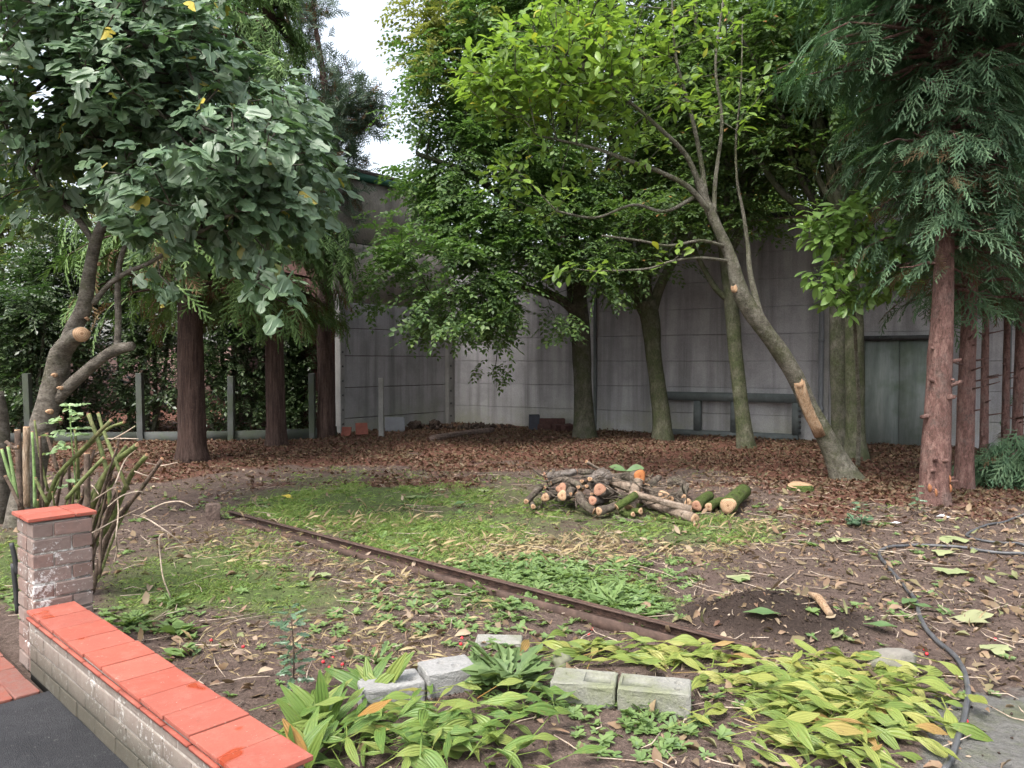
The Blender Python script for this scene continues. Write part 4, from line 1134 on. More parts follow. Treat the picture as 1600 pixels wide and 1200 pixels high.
# -------- two beeches and their fan of stems
Y = 14.6
def sky_gap(A):
    px, py, _ = proj(A)
    return vnoise(px / 34 + 3, py / 34 + 8) > .63
broadleaf('beech_tree', 'mossy forked tree trunk standing left of the steel frame', None,
    [pxpath([(1036, 700, Y, 17), (1032, 640, Y, 13.5), (1022, 560, Y, 12.5), (1016, 500, Y, 15), (1010, 470, Y, 15)]),
     pxpath([(1013, 500, Y, 10), (995, 462, Y, 9), (985, 430, Y, 8.5), (980, 330, Y, 7.5), (985, 200, Y, 6), (960, 60, Y, 4), (950, -60, Y, 2)]),
     pxpath([(1012, 500, Y, 10), (1008, 430, Y, 9), (1003, 330, Y + .1, 8), (1010, 200, Y + .1, 6), (1030, 60, Y + .2, 4), (1040, -60, Y, 2)]),
     pxpath([(1016, 500, Y, 9), (1030, 450, Y, 8), (1062, 380, Y, 7), (1080, 260, Y, 6), (1100, 120, Y, 4.5), (1120, -40, Y, 2)])] + fan(1012, 440, Y, (900, 1065), 5, 1),
    M['bark_mossy'], [(960, 250, 14.6, 110, 110, 1.3, 1), (1010, 100, 14.6, 150, 130, 1.5, 1), (960, 20, 14.6, 160, 110, 1.5, 1), (1060, 250, 14.7, 90, 90, 1.2, .7), (1000, 395, 14.0, 120, 34, .8, 1.5), (940, 420, 14.0, 70, 26, .6, 1.2)],
    520, 10, SPRAY_B, M['leaf_beech'], 41, carry=.8, spread=.36, rmax=.06, skip=sky_gap)
Y = 13.3
broadleaf('beech_tree', 'slim dark mossy trunk in front of the steel frame', None,
    [pxpath([(1167, 712, Y, 14.5), (1160, 650, Y, 11.5), (1150, 560, Y, 11), (1144, 490, Y, 11), (1138, 420, Y, 11.5), (1130, 370, Y, 10)]),
     pxpath([(1134, 400, Y, 8), (1115, 330, Y, 7), (1105, 220, Y, 6), (1090, 80, Y, 4), (1085, -60, Y, 2)]),
     pxpath([(1136, 400, Y, 8), (1160, 350, Y, 7), (1178, 260, Y, 6), (1190, 120, Y, 4.5), (1200, -60, Y, 2)]),
     pxpath([(1140, 472, Y, 5), (1118, 450, Y, 4.5), (1100, 420, Y, 4), (1085, 390, Y, 3)])] + fan(1133, 380, Y, (1040, 1125, 1165, 1240), 5, 2),
    M['bark_mossy'], [(1120, 180, 13.4, 110, 130, 1.2, 1), (1180, 60, 13.4, 140, 110, 1.4, 1), (1200, 220, 13.6, 90, 90, 1.2, .8), (1090, 335, 13.4, 120, 34, .8, 1.6), (1210, 330, 13.2, 80, 26, .6, 1.2)],
    430, 10, SPRAY_B, M['leaf_beech'], 42, carry=.85, spread=.34, rmax=.06, skip=sky_gap)

# -------- twin trunks right of the leaning tree
Y = 11.7
broadleaf('twin_trunk_tree', 'pale mossy upright trunk just behind the leaning trunk\'s foot', 'twin trunks by the drain pipe',
    [pxpath([(1337, 728, Y, 19), (1336, 680, Y, 15), (1336, 600, Y, 14), (1335, 540, Y, 14), (1333, 480, Y, 13), (1325, 400, Y, 11), (1318, 330, Y, 9)]),
     pxpath([(1320, 350, Y, 8), (1300, 280, Y, 7), (1280, 180, Y, 6), (1262, 60, Y, 4.5), (1250, -60, Y, 3)]),
     pxpath([(1320, 350, Y, 8), (1340, 270, Y, 7), (1372, 160, Y, 5), (1390, 20, Y, 3)])] + fan(1320, 345, Y, (1215, 1290, 1330), 5, 3),
    M['bark_mossy'], [(1270, 130, 11.8, 120, 130, 1.3, 1), (1360, 120, 12.2, 90, 140, 1.2, .8), (1300, 20, 11.9, 140, 90, 1.3, 1)], 250, 9, SPRAY_B, M['leaf_beech'], 43, carry=.9, spread=.34, rmax=.05, skip=sky_gap)
Y = 12.2
broadleaf('twin_trunk_tree', 'dark mossy trunk half hidden behind the paler twin trunk', 'twin trunks by the drain pipe',
    [pxpath([(1314, 718, Y, 15), (1312, 640, Y, 13), (1310, 560, Y, 13), (1308, 480, Y, 12), (1300, 400, Y, 10), (1290, 330, Y, 8)]),
     pxpath([(1295, 350, Y, 8), (1260, 290, Y, 7), (1225, 200, Y, 6), (1190, 100, Y, 4.5), (1160, -40, Y, 3)]),
     pxpath([(1292, 345, Y, 7), (1245, 320, Y, 6), (1210, 285, Y, 5), (1180, 240, Y, 4), (1150, 180, Y, 3)])] + fan(1294, 345, Y, (1120, 1230, 1285), 5, 4),
    M['bark_beech'], [(1200, 200, 12.4, 110, 90, 1.2, 1), (1230, 60, 12.3, 130, 110, 1.2, 1), (1310, 270, 12.6, 70, 60, 1.0, 1)], 240, 9, SPRAY_B, M['leaf_beech'], 44, carry=.9, spread=.34, rmax=.05, skip=sky_gap)

# -------- leaning magnolia with torn bark
def magnolia():
    rg = np.random.default_rng(51); Y = 10.0
    t0 = pxpath([(1326, 760, 9.95, 22.7), (1308, 720, 9.95, 16.7), (1288, 680, 9.9, 14.4), (1266, 640, 9.85, 13.2), (1246, 595, 9.8, 12.9), (1218, 548, 9.7, 12.9), (1184, 502, 9.6, 12.9), (1158, 458, 9.5, 12.5), (1143, 405, 9.45, 9.5), (1124, 362, 9.4, 8.3), (1104, 318, 9.35, 7.2), (1090, 280, 9.3, 6.0)])
    base = t0[0, :3].copy(); base[2] = 0
    root = thing('leaning_magnolia', base, 'leaning tree with torn bare wood on its trunk and bright leaves', 'tree')
    V, f, Q = trunk_mesh(t0, 20, 8, .25, .09, 7); mk('trunk', V, f, M['bark_magnolia'], root, True)
    Ls = [[(1108, 330, 9.35, 4.6), (1075, 292, 9.2, 4.3), (1030, 268, 9.1, 3.6), (980, 250, 9.0, 3.3), (930, 232, 8.9, 2.6), (870, 218, 8.8, 2.0)],
          [(1092, 285, 9.3, 4.6), (1070, 240, 9.2, 4.0), (1030, 200, 9.0, 3.3), (985, 160, 8.9, 2.6), (930, 120, 8.8, 2.0), (870, 90, 8.7, 1.6)],
          [(1104, 318, 9.35, 4.6), (1095, 250, 9.4, 3.6), (1078, 170, 9.4, 3.0), (1056, 90, 9.4, 2.3), (1050, 0, 9.3, 1.7), (1045, -80, 9.3, 1.7)],
          [(1115, 345, 9.4, 4.0), (1118, 280, 9.5, 3.3), (1128, 190, 9.6, 2.6), (1118, 100, 9.7, 2.1), (1130, 0, 9.7, 1.6)],
          [(1132, 385, 9.4, 3.0), (1095, 376, 9.2, 2.6), (1045, 384, 9.0, 2.3), (1000, 376, 8.9, 2.0), (940, 368, 8.8, 1.6)],
          [(1140, 408, 9.45, 2.6), (1095, 403, 9.2, 2.2), (1050, 408, 9.0, 2.0), (1010, 420, 8.9, 1.7), (930, 424, 8.8, 1.3)],
          [(1090, 305, 9.3, 3.3), (1040, 330, 9.1, 2.6), (990, 320, 9.0, 2.2), (930, 340, 8.9, 2.0), (870, 330, 8.8, 1.7)],
          [(1196, 515, 9.65, 4.6), (1182, 470, 9.7, 5.0), (1172, 425, 9.75, 4.2), (1168, 380, 9.8, 3.4), (1160, 325, 9.8, 2.6), (1152, 285, 9.8, 2.1), (1150, 220, 9.8, 1.7), (1158, 130, 9.8, 1.3), (1160, 30, 9.8, 0.8)]]
    car = []
    for l in Ls:
        l = pxpath(l); V, f, q = trunk_mesh(l, 10, 6, 0, .07, 5); mk('limb', V, f, M['bark_magnolia'], root, True); car.append(q[len(q) // 2:, :3])
    car = np.concatenate(car[:7])
    spec = [(880, 120, 8.8, 130, 80, .9, 1.3), (800, 130, 8.7, 90, 60, .7, 1.3), (960, 60, 9.0, 110, 70, .8, .7), (800, 250, 8.8, 50, 50, .5, .6), (850, 290, 8.8, 60, 50, .5, .5), (900, 40, 8.9, 110, 60, .8, 1.0), (760, 160, 8.6, 50, 40, .5, 1.0), (980, 160, 8.9, 90, 70, .6, .5), (1060, 110, 9.3, 70, 110, .5, .35), (1130, 120, 9.6, 60, 110, .5, .3), (1000, 250, 9.0, 90, 40, .4, .35), (850, 200, 8.8, 60, 40, .5, .5)]
    A = crown_pts(ells(spec), 430, rg, .4)
    ex = [(1160, 180, 9.2), (1180, 160, 9.2), (1200, 130, 9.3), (1290, 90, 9.4), (1270, 95, 9.4), (1100, 60, 9.3), (1110, 55, 9.3), (1230, 110, 9.4), (930, 425, 8.8), (900, 420, 8.8), (955, 420, 8.8), (880, 428, 8.8), (1060, 400, 9), (1030, 405, 9)]
    A = np.concatenate([A, [W(*e) for e in ex]])
    pos, par, r, ids, o = grow(car, A, .005, .35, .12, .03, rg, 2.4, .4)
    V, f = branch_mesh(pos, par, r, len(car), .03); tag(mk('branches', V, f, M['bark_magnolia'], root, True), kind='stuff')
    temps = [leaf_oval(.15, .07, 4, .2, .25, .58, .2 * (s - 1), .05) for s in range(3)]
    k = 8; n = len(ids) * k; td = unit(pos[ids] - pos[par[ids]])
    d = np.repeat(td, k, 0) * .6 + rand_dirs(n, rg) * .9; d[:, 2] = d[:, 2] * .6 + .02; d = unit(d)
    P = np.repeat(pos[ids], k, 0) + d * .02 + rg.normal(size=(n, 3)) * .06
    up = unit(np.array([0, -.15, 1.0]) + rg.normal(size=(n, 3)) * .4); Rm = frames(d, up)
    leaf_parts(root, 'leaf', temps, rg.integers(0, 3, n), Rm, rg.uniform(.65, 1.1, n), P, M['leaf_magnolia'], 300)
    # torn wound, a sliver of bare wood set into the trunk's camera side
    rows = [(1247, 596, 9), (1251, 610, 10), (1257, 628, 9), (1263, 645, 8), (1270, 660, 7), (1276, 674, 5)]
    Vw, fw = [], []
    for i, (px, py, w) in enumerate(rows):
        q = np.argmin(np.abs(proj(Q[:, :3])[1] - py)); c = Q[q, :3]; rr = Q[q, 3]
        T = unit(Q[min(q + 1, len(Q) - 1), :3] - Q[max(q - 1, 0), :3]); v = unit(np.array([0, 0, CAMH]) - c); v = unit(v - T * np.dot(v, T)); s = np.cross(T, v)
        sh = (px - proj(c)[0]) * 9.85 / F
        for a in np.linspace(-.62, .62, 7):
            b = a + sh * np.sign(s[0]) / rr * .7
            Vw.append(c + v * math.cos(b) * (rr * 1.06) + s * math.sin(b) * (rr * 1.06) + rg.normal(size=3) * .003)
    for i in range(len(rows) - 1):
        for j in range(6):
            a = i * 7 + j; fw.append((a, a + 1, a + 8, a + 7))
    Vw = np.array(Vw); o = mk('torn_wood', Vw, np.array(fw), M['wound'], kid(root, 'trunk'), True); o['label'] = 'pale torn wood on the trunk'
    sm = o.modifiers.new('thick', 'SOLIDIFY'); sm.thickness = .025; sm.offset = 0
    for px, py, r, n in ((1247, 598, .068, (-.45, -.85, .35)), (1145, 453, .05, (-.85, -.5, .1))):
        kk = 14; a = np.arange(kk) * 2 * math.pi / kk
        V = np.concatenate([[[0, 0, .003]], np.stack([np.cos(a) * r * 1.15, np.sin(a) * r * .85, np.zeros(kk)], 1), np.stack([np.cos(a) * r * 1.15, np.sin(a) * r * .85, np.full(kk, -.09)], 1)])
        f = [(0, 1 + i, 1 + (i + 1) % kk) for i in range(kk)]
        for i in range(kk): j = (i + 1) % kk; f += [(1 + i, 1 + kk + i, 1 + kk + j), (1 + i, 1 + kk + j, 1 + j)]
        me = mesh_np('cut_end', V, np.array(f)); me.materials.append(M['cut_cream'])
        q = np.argmin(np.abs(proj(Q[:, :3])[1] - py)); c = Q[q, :3]; nn = unit(np.array(n))
        put('cut_end', me, kid(root, 'trunk'), mat4(frames(np.array([Q[min(q + 1, len(Q) - 1), :3] - c]) - nn * np.dot(Q[min(q + 1, len(Q) - 1), :3] - c, nn), nn[None])[0], 1, c + nn * (Q[q, 3] + .015)))
    return root
magnolia()
# -------- leafy shoot cluster in front of the twin trunks
def shoots():
    rg = np.random.default_rng(61); Y = 9.6
    base = W(1338, 505, Y)
    base = np.array([*W(1338, 735, 10.9)[:2], 0])
    root = thing('magnolia_sapling', base, 'young sapling crowned with large glossy light green leaves before twin trunks', 'tree')
    st = pxpath([(1340, 742, 10.9, 3.5), (1342, 640, 10.7, 3.2), (1338, 560, 10.4, 3), (1335, 500, 10.1, 3), (1330, 440, 9.9, 2.5), (1322, 380, 9.8, 2)])
    V, f, Q = trunk_mesh(st, 8, 6, .2, .05, 3); mk('trunk', V, f, M['bark_magnolia'], root, True)
    spec = [(1305, 355, 9.4, 55, 45, .35, 1), (1300, 430, 9.5, 45, 45, .3, 1), (1360, 400, 9.6, 45, 40, .3, .9), (1390, 430, 9.5, 50, 30, .3, .8), (1330, 465, 9.5, 50, 25, .25, .7), (1280, 460, 9.5, 26, 25, .2, .7), (1340, 320, 9.7, 30, 20, .2, .8), (1430, 410, 9.3, 24, 14, .2, .8), (1380, 380, 9.3, 40, 30, .2, .8)]
    A = crown_pts(ells(spec), 190, rg, .55); A[:, 0] -= .06; A[:, 1] -= .2
    car = Q[len(Q) // 2:, :3]; pos, par, r, ids, o = grow(car, A, .004, .3, .1, .03, rg, 2.4, .3)
    V, f = branch_mesh(pos, par, r, len(car), .02); tag(mk('branches', V, f, M['bark_magnolia'], root, True), kind='stuff')
    temps = [leaf_oval(.19, .085, 5, .28, .22, .6, .25 * (s - 1), .05) for s in range(3)]
    k = 6; n = len(ids) * k; d = rand_dirs(n, rg) + np.repeat(unit(pos[ids] - pos[par[ids]]), k, 0) * .4; d[:, 2] = d[:, 2] * .5 - .25; d = unit(d)
    P = np.repeat(pos[ids], k, 0) + d * .02 + rg.normal(size=(n, 3)) * .03
    up = unit(np.array([0, -.45, 1.0]) + rg.normal(size=(n, 3)) * .35)
    leaf_parts(root, 'leaf', temps, rg.integers(0, 3, n), frames(d, up), rg.uniform(.6, 1.05, n), P, M['leaf_shoot'], 300)
shoots()

# -------- cypresses at the right
b = W(1458, 792, 8.05)
tp = np.array([[*W(px, py, 8.05), rp * 8.05 / F] for px, py, rp in ((1457, 812, 25), (1460, 760, 22.5), (1463, 680, 20), (1467, 600, 18.5), (1471, 520, 17), (1474, 440, 15), (1478, 300, 11), (1480, 150, 8), (1482, 0, 6), (1484, -150, 4), (1486, -300, 2))])
def deadr(P, rg):
    px, py, _ = proj(P); rad = np.linalg.norm(P[:, :2] - b[:2], axis=1)
    return rg.random(len(P)) < np.where((rad < .8) & (P[:, 2] < 3.9), .2, .008)
c3, Qr = conifer('cypress_tree', 'near cypress with bare reddish trunk and sawn branch stubs', 'cypresses on the right', tp, M['bark_cypress'], 2.35, 7.2,
        lambda z: np.interp(z, [2.2, 3.0, 3.6, 4.2, 4.9, 5.6, 7.2], [.3, .42, .6, 1.05, 1.6, 1.75, 1.0]), 230, 17, FR_NEAR, M['spray_blue'], 71, deadr, (.6, 1.3), droop=.3, flute=.05, up=.22, short=lambda a, z: 1 - .72 * sstep(.35, -.2, math.cos(a)) * sstep(4.7, 3.7, z), inner=110)
rgs = np.random.default_rng(9)
for k in range(15):
    py = rgs.uniform(540, 770); q = np.argmin(np.abs(proj(Qr[:, :3])[1] - py)); c = Qr[q, :3]; a = R(-90 + rgs.uniform(-85, 85)); d = np.array([math.cos(a), math.sin(a), rgs.uniform(-.1, .4)])
    l = rgs.uniform(.03, .09); rr = rgs.uniform(.012, .022)
    V, f = tube([c + d * (Qr[q, 3] - .03), c + d * (Qr[q, 3] + .005), c + d * (Qr[q, 3] + l)], [rr * 1.5, rr * 1.2, rr * .9], 8)
    mk('branch_stub', V, f, M['bark_cypress'], kid(c3, 'trunk'), True)
for px, py, w in ((1443, 762, .03), (1450, 765, .02), (1474, 758, .018), (1473, 748, .014)):
    q = np.argmin(np.abs(proj(Qr[:, :3])[1] - py)); c = Qr[q, :3]; rr = Qr[q, 3]; sx = (px - proj(c)[0]) * 8.05 / F
    yy = math.sqrt(max(.0004, (rr * 1.09) ** 2 - sx * sx))
    V, f = tube([c + (sx, -yy + .012, .045), c + (sx, -yy - .001, .02), c + (sx + .004, -yy - .002, -.02), c + (sx, -yy + .012, -.05)], [.003, w * .7, w * .6, .003], 8); o = mk('bark_scar', V, f, M['orange_rot'], kid(c3, 'trunk'), True)
def rc(label, px, py, Y, rp, top, zmin, prof, nb, per, seed, lean=0, az=None, leaf='spray_blue', dead=.12):
    p0 = W(px, py, Y); rr = rp * Y / F
    tp = np.array([[p0[0] + lean * z, p0[1], z, rr * (1 - .75 * max(0, z) / top)] for z in np.linspace(-.08, top, 8)])
    o, Q = conifer('cypress_tree', label, 'cypresses on the right', tp, M['bark_cypress'], zmin, top - .2, prof, nb, per, FR_MID, M[leaf], seed, dead, (.7, 1.3), droop=.35, az=az)
    for k in range(8):
        z = rgs.uniform(.4, 1.9); c = np.array([np.interp(z, Q[:, 2], Q[:, j]) for j in range(3)]); r = np.interp(z, Q[:, 2], Q[:, 3]); a = rgs.uniform(-2.8, -.3); d = np.array([math.cos(a), math.sin(a), .2])
        V, f = tube([c + d * (r - .02), c + d * (r + rgs.uniform(.03, .35))], [.012, .006], 6); mk('branch_stub', V, f, M['bark_cypress'], kid(o, 'trunk'))
rc('second cypress trunk close behind the near one, slightly thinner', 1506, 768, 9.0, 14, 7.0, 2.2, lambda z: np.interp(z, [2, 3, 5, 7], [.7, 1.4, 1.5, .6]), 110, 14, 72, .012)
rc('thin pinkish cypress stem third from the left among right conifers', 1537, 728, 11.0, 6.5, 6.5, 2.5, lambda z: np.interp(z, [2.4, 3.2, 5, 6.5], [.6, 1.2, 1.2, .4]), 70, 13, 73, -.004)
rc('slender cypress stem fourth in the row at the right', 1570, 712, 12.0, 6, 6.5, 2.3, lambda z: np.interp(z, [2.2, 3.2, 5, 6.5], [.6, 1.3, 1.2, .4]), 80, 13, 74, .0)
rc('cypress stem at the right edge with lower green boughs', 1588, 722, 11.2, 8, 6.5, 2.3, lambda z: np.interp(z, [2.2, 3.2, 5, 6.5], [.6, 1.4, 1.3, .4]), 90, 13, 75, .01)
# low bushy cypress sapling at the right edge
rc('low bushy cypress sapling at the foot of the right hand trunks', 1585, 765, 9.4, 4, .8, .08, lambda z: np.interp(z, [0, .3, .6, .8], [.6, .5, .3, .1]), 48, 22, 76, .0, None, 'spray_blue', .04)
rc('dense dark cypress filling the far right behind the stems', 1700, 720, 13.5, 9, 7.5, .4, lambda z: np.interp(z, [.3, 2, 5, 7.5], [1.3, 1.9, 1.7, .4]), 110, 11, 77, .0, None, 'spray_blue', .10)

# -------- hedge shrubs beyond the concrete fence, and trees beyond
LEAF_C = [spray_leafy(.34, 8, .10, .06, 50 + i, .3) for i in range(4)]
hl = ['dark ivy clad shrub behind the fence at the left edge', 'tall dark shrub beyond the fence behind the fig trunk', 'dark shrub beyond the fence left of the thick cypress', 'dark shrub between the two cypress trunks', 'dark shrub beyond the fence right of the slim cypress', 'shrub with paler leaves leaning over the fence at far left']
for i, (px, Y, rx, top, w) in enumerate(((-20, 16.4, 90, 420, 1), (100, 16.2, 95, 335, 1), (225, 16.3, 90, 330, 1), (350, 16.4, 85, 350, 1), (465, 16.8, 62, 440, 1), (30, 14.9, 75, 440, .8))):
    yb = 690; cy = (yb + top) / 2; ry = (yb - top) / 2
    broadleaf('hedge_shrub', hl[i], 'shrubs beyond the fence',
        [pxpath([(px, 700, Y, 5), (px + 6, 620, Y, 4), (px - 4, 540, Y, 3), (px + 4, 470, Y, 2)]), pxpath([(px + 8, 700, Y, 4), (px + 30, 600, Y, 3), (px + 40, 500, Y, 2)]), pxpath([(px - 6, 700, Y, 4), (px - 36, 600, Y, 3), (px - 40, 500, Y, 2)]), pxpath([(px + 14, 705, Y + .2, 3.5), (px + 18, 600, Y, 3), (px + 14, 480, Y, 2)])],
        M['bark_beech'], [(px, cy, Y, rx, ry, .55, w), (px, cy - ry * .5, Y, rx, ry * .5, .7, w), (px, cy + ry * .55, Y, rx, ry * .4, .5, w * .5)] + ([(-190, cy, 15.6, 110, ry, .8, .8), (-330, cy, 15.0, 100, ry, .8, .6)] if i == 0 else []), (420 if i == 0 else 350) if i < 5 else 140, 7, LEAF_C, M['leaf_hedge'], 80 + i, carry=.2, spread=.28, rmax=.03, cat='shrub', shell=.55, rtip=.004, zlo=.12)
def far_tree(label, px, Y, spec, n, leaf, seed, per=9):
    broadleaf('broadleaf_tree', label, 'trees beyond the walls',
        [np.array([[*W(px, 700, Y)[:2], z, r] for z, r in ((0, .2), (1.5, .17), (3.0, .15), (5, .1), (7, .05))])], M['bark_beech'], spec, n, per, SPRAY_B, M[leaf], seed, carry=.35, spread=.5, size=(1.2, 1.8), rmax=.07, skip=None)
far_tree('sunlit yellow green tree far beyond the fence at the left edge', 5, 22, [(0, 400, 22, 80, 90, 1.5, 1), (60, 300, 23, 90, 80, 1.5, .7), (-20, 250, 23, 90, 120, 1.5, 1), (-180, 330, 22, 130, 130, 1.5, .6)], 280, 'leaf_far', 90)
far_tree('dark tree top above the middle of the panel wall', 960, 23.5, [(960, 335, 20.5, 170, 30, .8, 2.5), (960, 305, 23, 130, 60, 1.6, 1), (860, 250, 23, 110, 110, 1.6, 1), (980, 180, 23, 130, 80, 1.6, .6)], 330, 'leaf_beech', 91)
far_tree('dark tree top above the panel wall behind the slim trunk', 1130, 22.0, [(1120, 335, 19.5, 150, 30, .8, 2.5), (1120, 305, 22, 140, 60, 1.6, 1), (1130, 180, 22, 130, 90, 1.6, .6)], 260, 'leaf_beech', 92)
far_tree('dark tree top above the panel wall behind twin trunks', 1290, 21.0, [(1290, 305, 21, 140, 70, 1.6, 1), (1420, 250, 21, 130, 160, 1.6, 1), (1280, 180, 21, 130, 90, 1.6, .6)], 320, 'leaf_beech', 93)
# ================================================================== GROUND COVER
def scatter(n, x0, x1, y0, y1, dens, rg):
    """rejection sampling on the ground by density in 0..1"""
    x = rg.uniform(x0, x1, n); y = rg.uniform(y0, y1, n); k = rg.random(n) < dens(x, y)
    x, y = x[k], y[k]; return np.stack([x, y, H(x, y)], 1)
def in_view(x, y, m=150):
    px, py, dep = proj(np.stack([x, y, np.zeros_like(x)], -1)); return (dep > .3) & (px > -m) & (px < 1600 + m) & (py < 1200 + m)
def off_road(x, y): return roadside(x, y) < -.22
def pxpy(x, y):
    a, b_, _ = proj(np.stack([x, y, np.zeros_like(x)], -1)); return a, b_
rg = np.random.default_rng(101)
# leaf litter under the trees
def leaf_curl(L, Wd, dr, fo, tw):
    return np.array([(0, 0, 0), (L * .5, -Wd / 2, fo * Wd + tw * Wd * .5), (L * .55, 0, dr * L * .4), (L * .5, Wd / 2, fo * Wd - tw * Wd * .5), (L, 0, dr * L * -.2)]), np.array([(0, 1, 2), (1, 4, 2), (0, 2, 3), (2, 4, 3)])
curl = [leaf_curl(.064, .04, d, f_, tw) for d, f_, tw in ((.3, .5, .3), (-.3, .3, -.4), (.5, -.3, .2), (.1, .7, 0), (-.15, -.5, .6))]
def d_lit(x, y): return np.clip(zones(x, y)[1], 0, 1) * in_view(x, y) * np.clip(-.15 + 2.0 * fbm(x * 1.6, y * 1.6), .12, 1)
P = scatter(330000, -11, 11, 7, 19.5, d_lit, rg)
P = P[(P[:, 1] < 19)]
if len(P) > 64000: P = P[rg.choice(len(P), 64000, False)]
n = len(P); d = rand_dirs(n, rg); d[:, 2] *= .25; up = unit(np.array([0, 0, 1.0]) + rg.normal(size=(n, 3)) * .4)
P[:, 2] += rg.uniform(.0, .022, n)
V, f = bake(curl, rg.integers(0, 5, n), frames(d, up), rg.uniform(.6, 1.2, n), P)
tag(mk('leaf_litter', V, f, M['litter'], None, True), 'carpet of red brown fallen leaves under the trees', 'leaf litter', kind='stuff')
# mixed fallen leaves over the open soil
def d_mix(x, y):
    g, l, p = zones(x, y); px, py = pxpy(x, y)
    return np.clip((1 - l) * (1 - .6 * g) * (1 - .8 * p) * (.10 + .22 * sstep(900, 1200, px) + .12 * vnoise(x * 3, y * 3)), 0, 1) * in_view(x, y, 60) * off_road(x, y)
P = scatter(70000, -6, 6.5, 2.4, 11, d_mix, rg); n = len(P); P[:, 2] += rg.uniform(.004, .02, n)
d = rand_dirs(n, rg); d[:, 2] *= .3; up = unit(np.array([0, 0, 1.0]) + rg.normal(size=(n, 3)) * .45)
curl2 = [leaf_oval(.085, wd, 3, d_, f_, wi, tw, wv) for wd, d_, f_, wi, tw, wv in ((.04, .5, .7, .5, .5, .3), (.05, -.5, .2, .6, -.7, .4), (.03, .7, -.4, .45, .9, .2), (.045, .2, 1.1, .5, 0, .5), (.02, -.3, -.6, .5, 1.4, 0), (.055, .35, .4, .65, -.3, .6))]
V, f = bake(curl2, rg.integers(0, 6, n), frames(d, up), .2 + .85 * rg.random(n) ** 2.2, P)
tag(mk('scattered_leaves', V, f, M['litter_mixed'], None, True), 'small tan fallen leaves scattered over the bare soil', 'fallen leaves', kind='stuff')
# grass
bl = []
for k in range(6):
    h = .05 + .011 * k; w = .005; b_ = (.25 + .12 * k) * h
    bl.append((np.array([(0, -w / 2, 0), (0, w / 2, 0), (b_ * .4, 0, h * .6), (b_, 0, h * .9)]), np.array([(0, 2, 1), (0, 3, 2)])))
def d_gr(x, y):
    g = zones(x, y)[0]; return np.clip((g - .2) * 1.2, 0, 1) * np.clip(4.2 * fbm(x * 2.6 + 2, y * 2.6) - 1.7, .03, 1) * in_view(x, y, 40) * off_road(x, y)
P = scatter(900000, -6.5, 4.5, 3.2, 11, d_gr, rg)
P = P[rg.random(len(P)) < .75]
def blades(P, lean, size):
    n = len(P); a = rg.uniform(0, 2 * math.pi, n); h = np.stack([np.cos(a), np.sin(a), np.zeros(n)], 1)
    up = unit(np.array([0, 0, 1.0]) + h * rg.uniform(0, lean, (n, 1)) + rg.normal(size=(n, 3)) * .15)
    return bake(bl, rg.integers(0, 6, n), frames(h - up * np.sum(h * up, 1, keepdims=True), up), rg.uniform(*size, n) * (1 + .3 * (P[:, 1] > 6)), P)
V, f = blades(P, 1.9, (.2, .62)); tag(mk('grass', V, f, M['grass'], None), 'thin patchy green grass across the middle of the plot', 'grass', kind='stuff')
def d_st(x, y):
    px, py = pxpy(x, y); return np.clip(blob(px, py, STRAW_B) * .8 + .04 - .15 + .5 * (fbm(x * 3, y * 3) - .5), 0, 1) * in_view(x, y, 40) * off_road(x, y)
P = scatter(230000, -5, 4.5, 2.6, 10, d_st, rg)
P = P[rg.random(len(P)) < .62]
P[:, 2] += .006
bl = [(v * (1, .5, 1), f_) for v, f_ in bl]
V, f = blades(P, 4.5, (.5, 1.1)); tag(mk('dry_grass', V, f, M['straw'], None), 'dead straw coloured grass lying on the soil', 'dry grass', kind='stuff')
# small weeds: rosettes of soft leaves
def rosette(nl, L, temps, seed, lift=.5):
    r_ = np.random.default_rng(seed); a = np.arange(nl) * 2.4 + r_.uniform(0, 1); d = np.stack([np.cos(a), np.sin(a), r_.uniform(lift * .4, lift, nl)], 1)
    return bake(temps, r_.integers(0, len(temps), nl), frames(d, np.tile((0, 0, 1.0), (nl, 1))), r_.uniform(.6, 1.1, nl) * L, np.stack([r_.normal(0, .006, nl), r_.normal(0, .006, nl), np.zeros(nl)], 1))
dan = [leaf_outline(DAND, 1.0, .3, .35, 0, .2, s) for s in range(3)]; rou = [leaf_oval(1.0, .55, 3, .25, .3, .6), leaf_oval(1.0, .42, 3, .35, .3, .55)]
RO = [rosette(7, .11, dan, s, .8) for s in range(3)] + [rosette(8, .05, rou, s + 5, .9) for s in range(4)]
def d_we(x, y):
    px, py = pxpy(x, y); return np.clip(blob(px, py, WEED_B) * .75 + .012 + .55 * (fbm(x * 4 + 9, y * 4) - .55), 0, 1) * in_view(x, y, 40) * off_road(x, y)
P = scatter(20000, -4, 4, 2.5, 8.5, d_we, rg)
if len(P) > 3000: P = P[rg.choice(len(P), 3000, False)]
n = len(P); a = rg.uniform(0, 6.28, n); px, py = pxpy(P[:, 0], P[:, 1])
big = (np.abs(px - 900) < 170) & (py < 985) & (rg.random(n) < .6)
idx = np.where(big, rg.integers(0, 3, n), rg.integers(3, 7, n))
V, f = bake(RO, idx, frames(np.stack([np.cos(a), np.sin(a), np.zeros(n)], 1), unit(np.array([0, 0, 1.0]) + rg.normal(size=(n, 3)) * .2)), rg.uniform(.5, 1.15, n), P + (0, 0, .004))
tag(mk('ground_weeds', V, f, M['leaf_weed'], None, True), 'low bright green weeds spreading along the channel and blocks', 'weeds', kind='stuff')
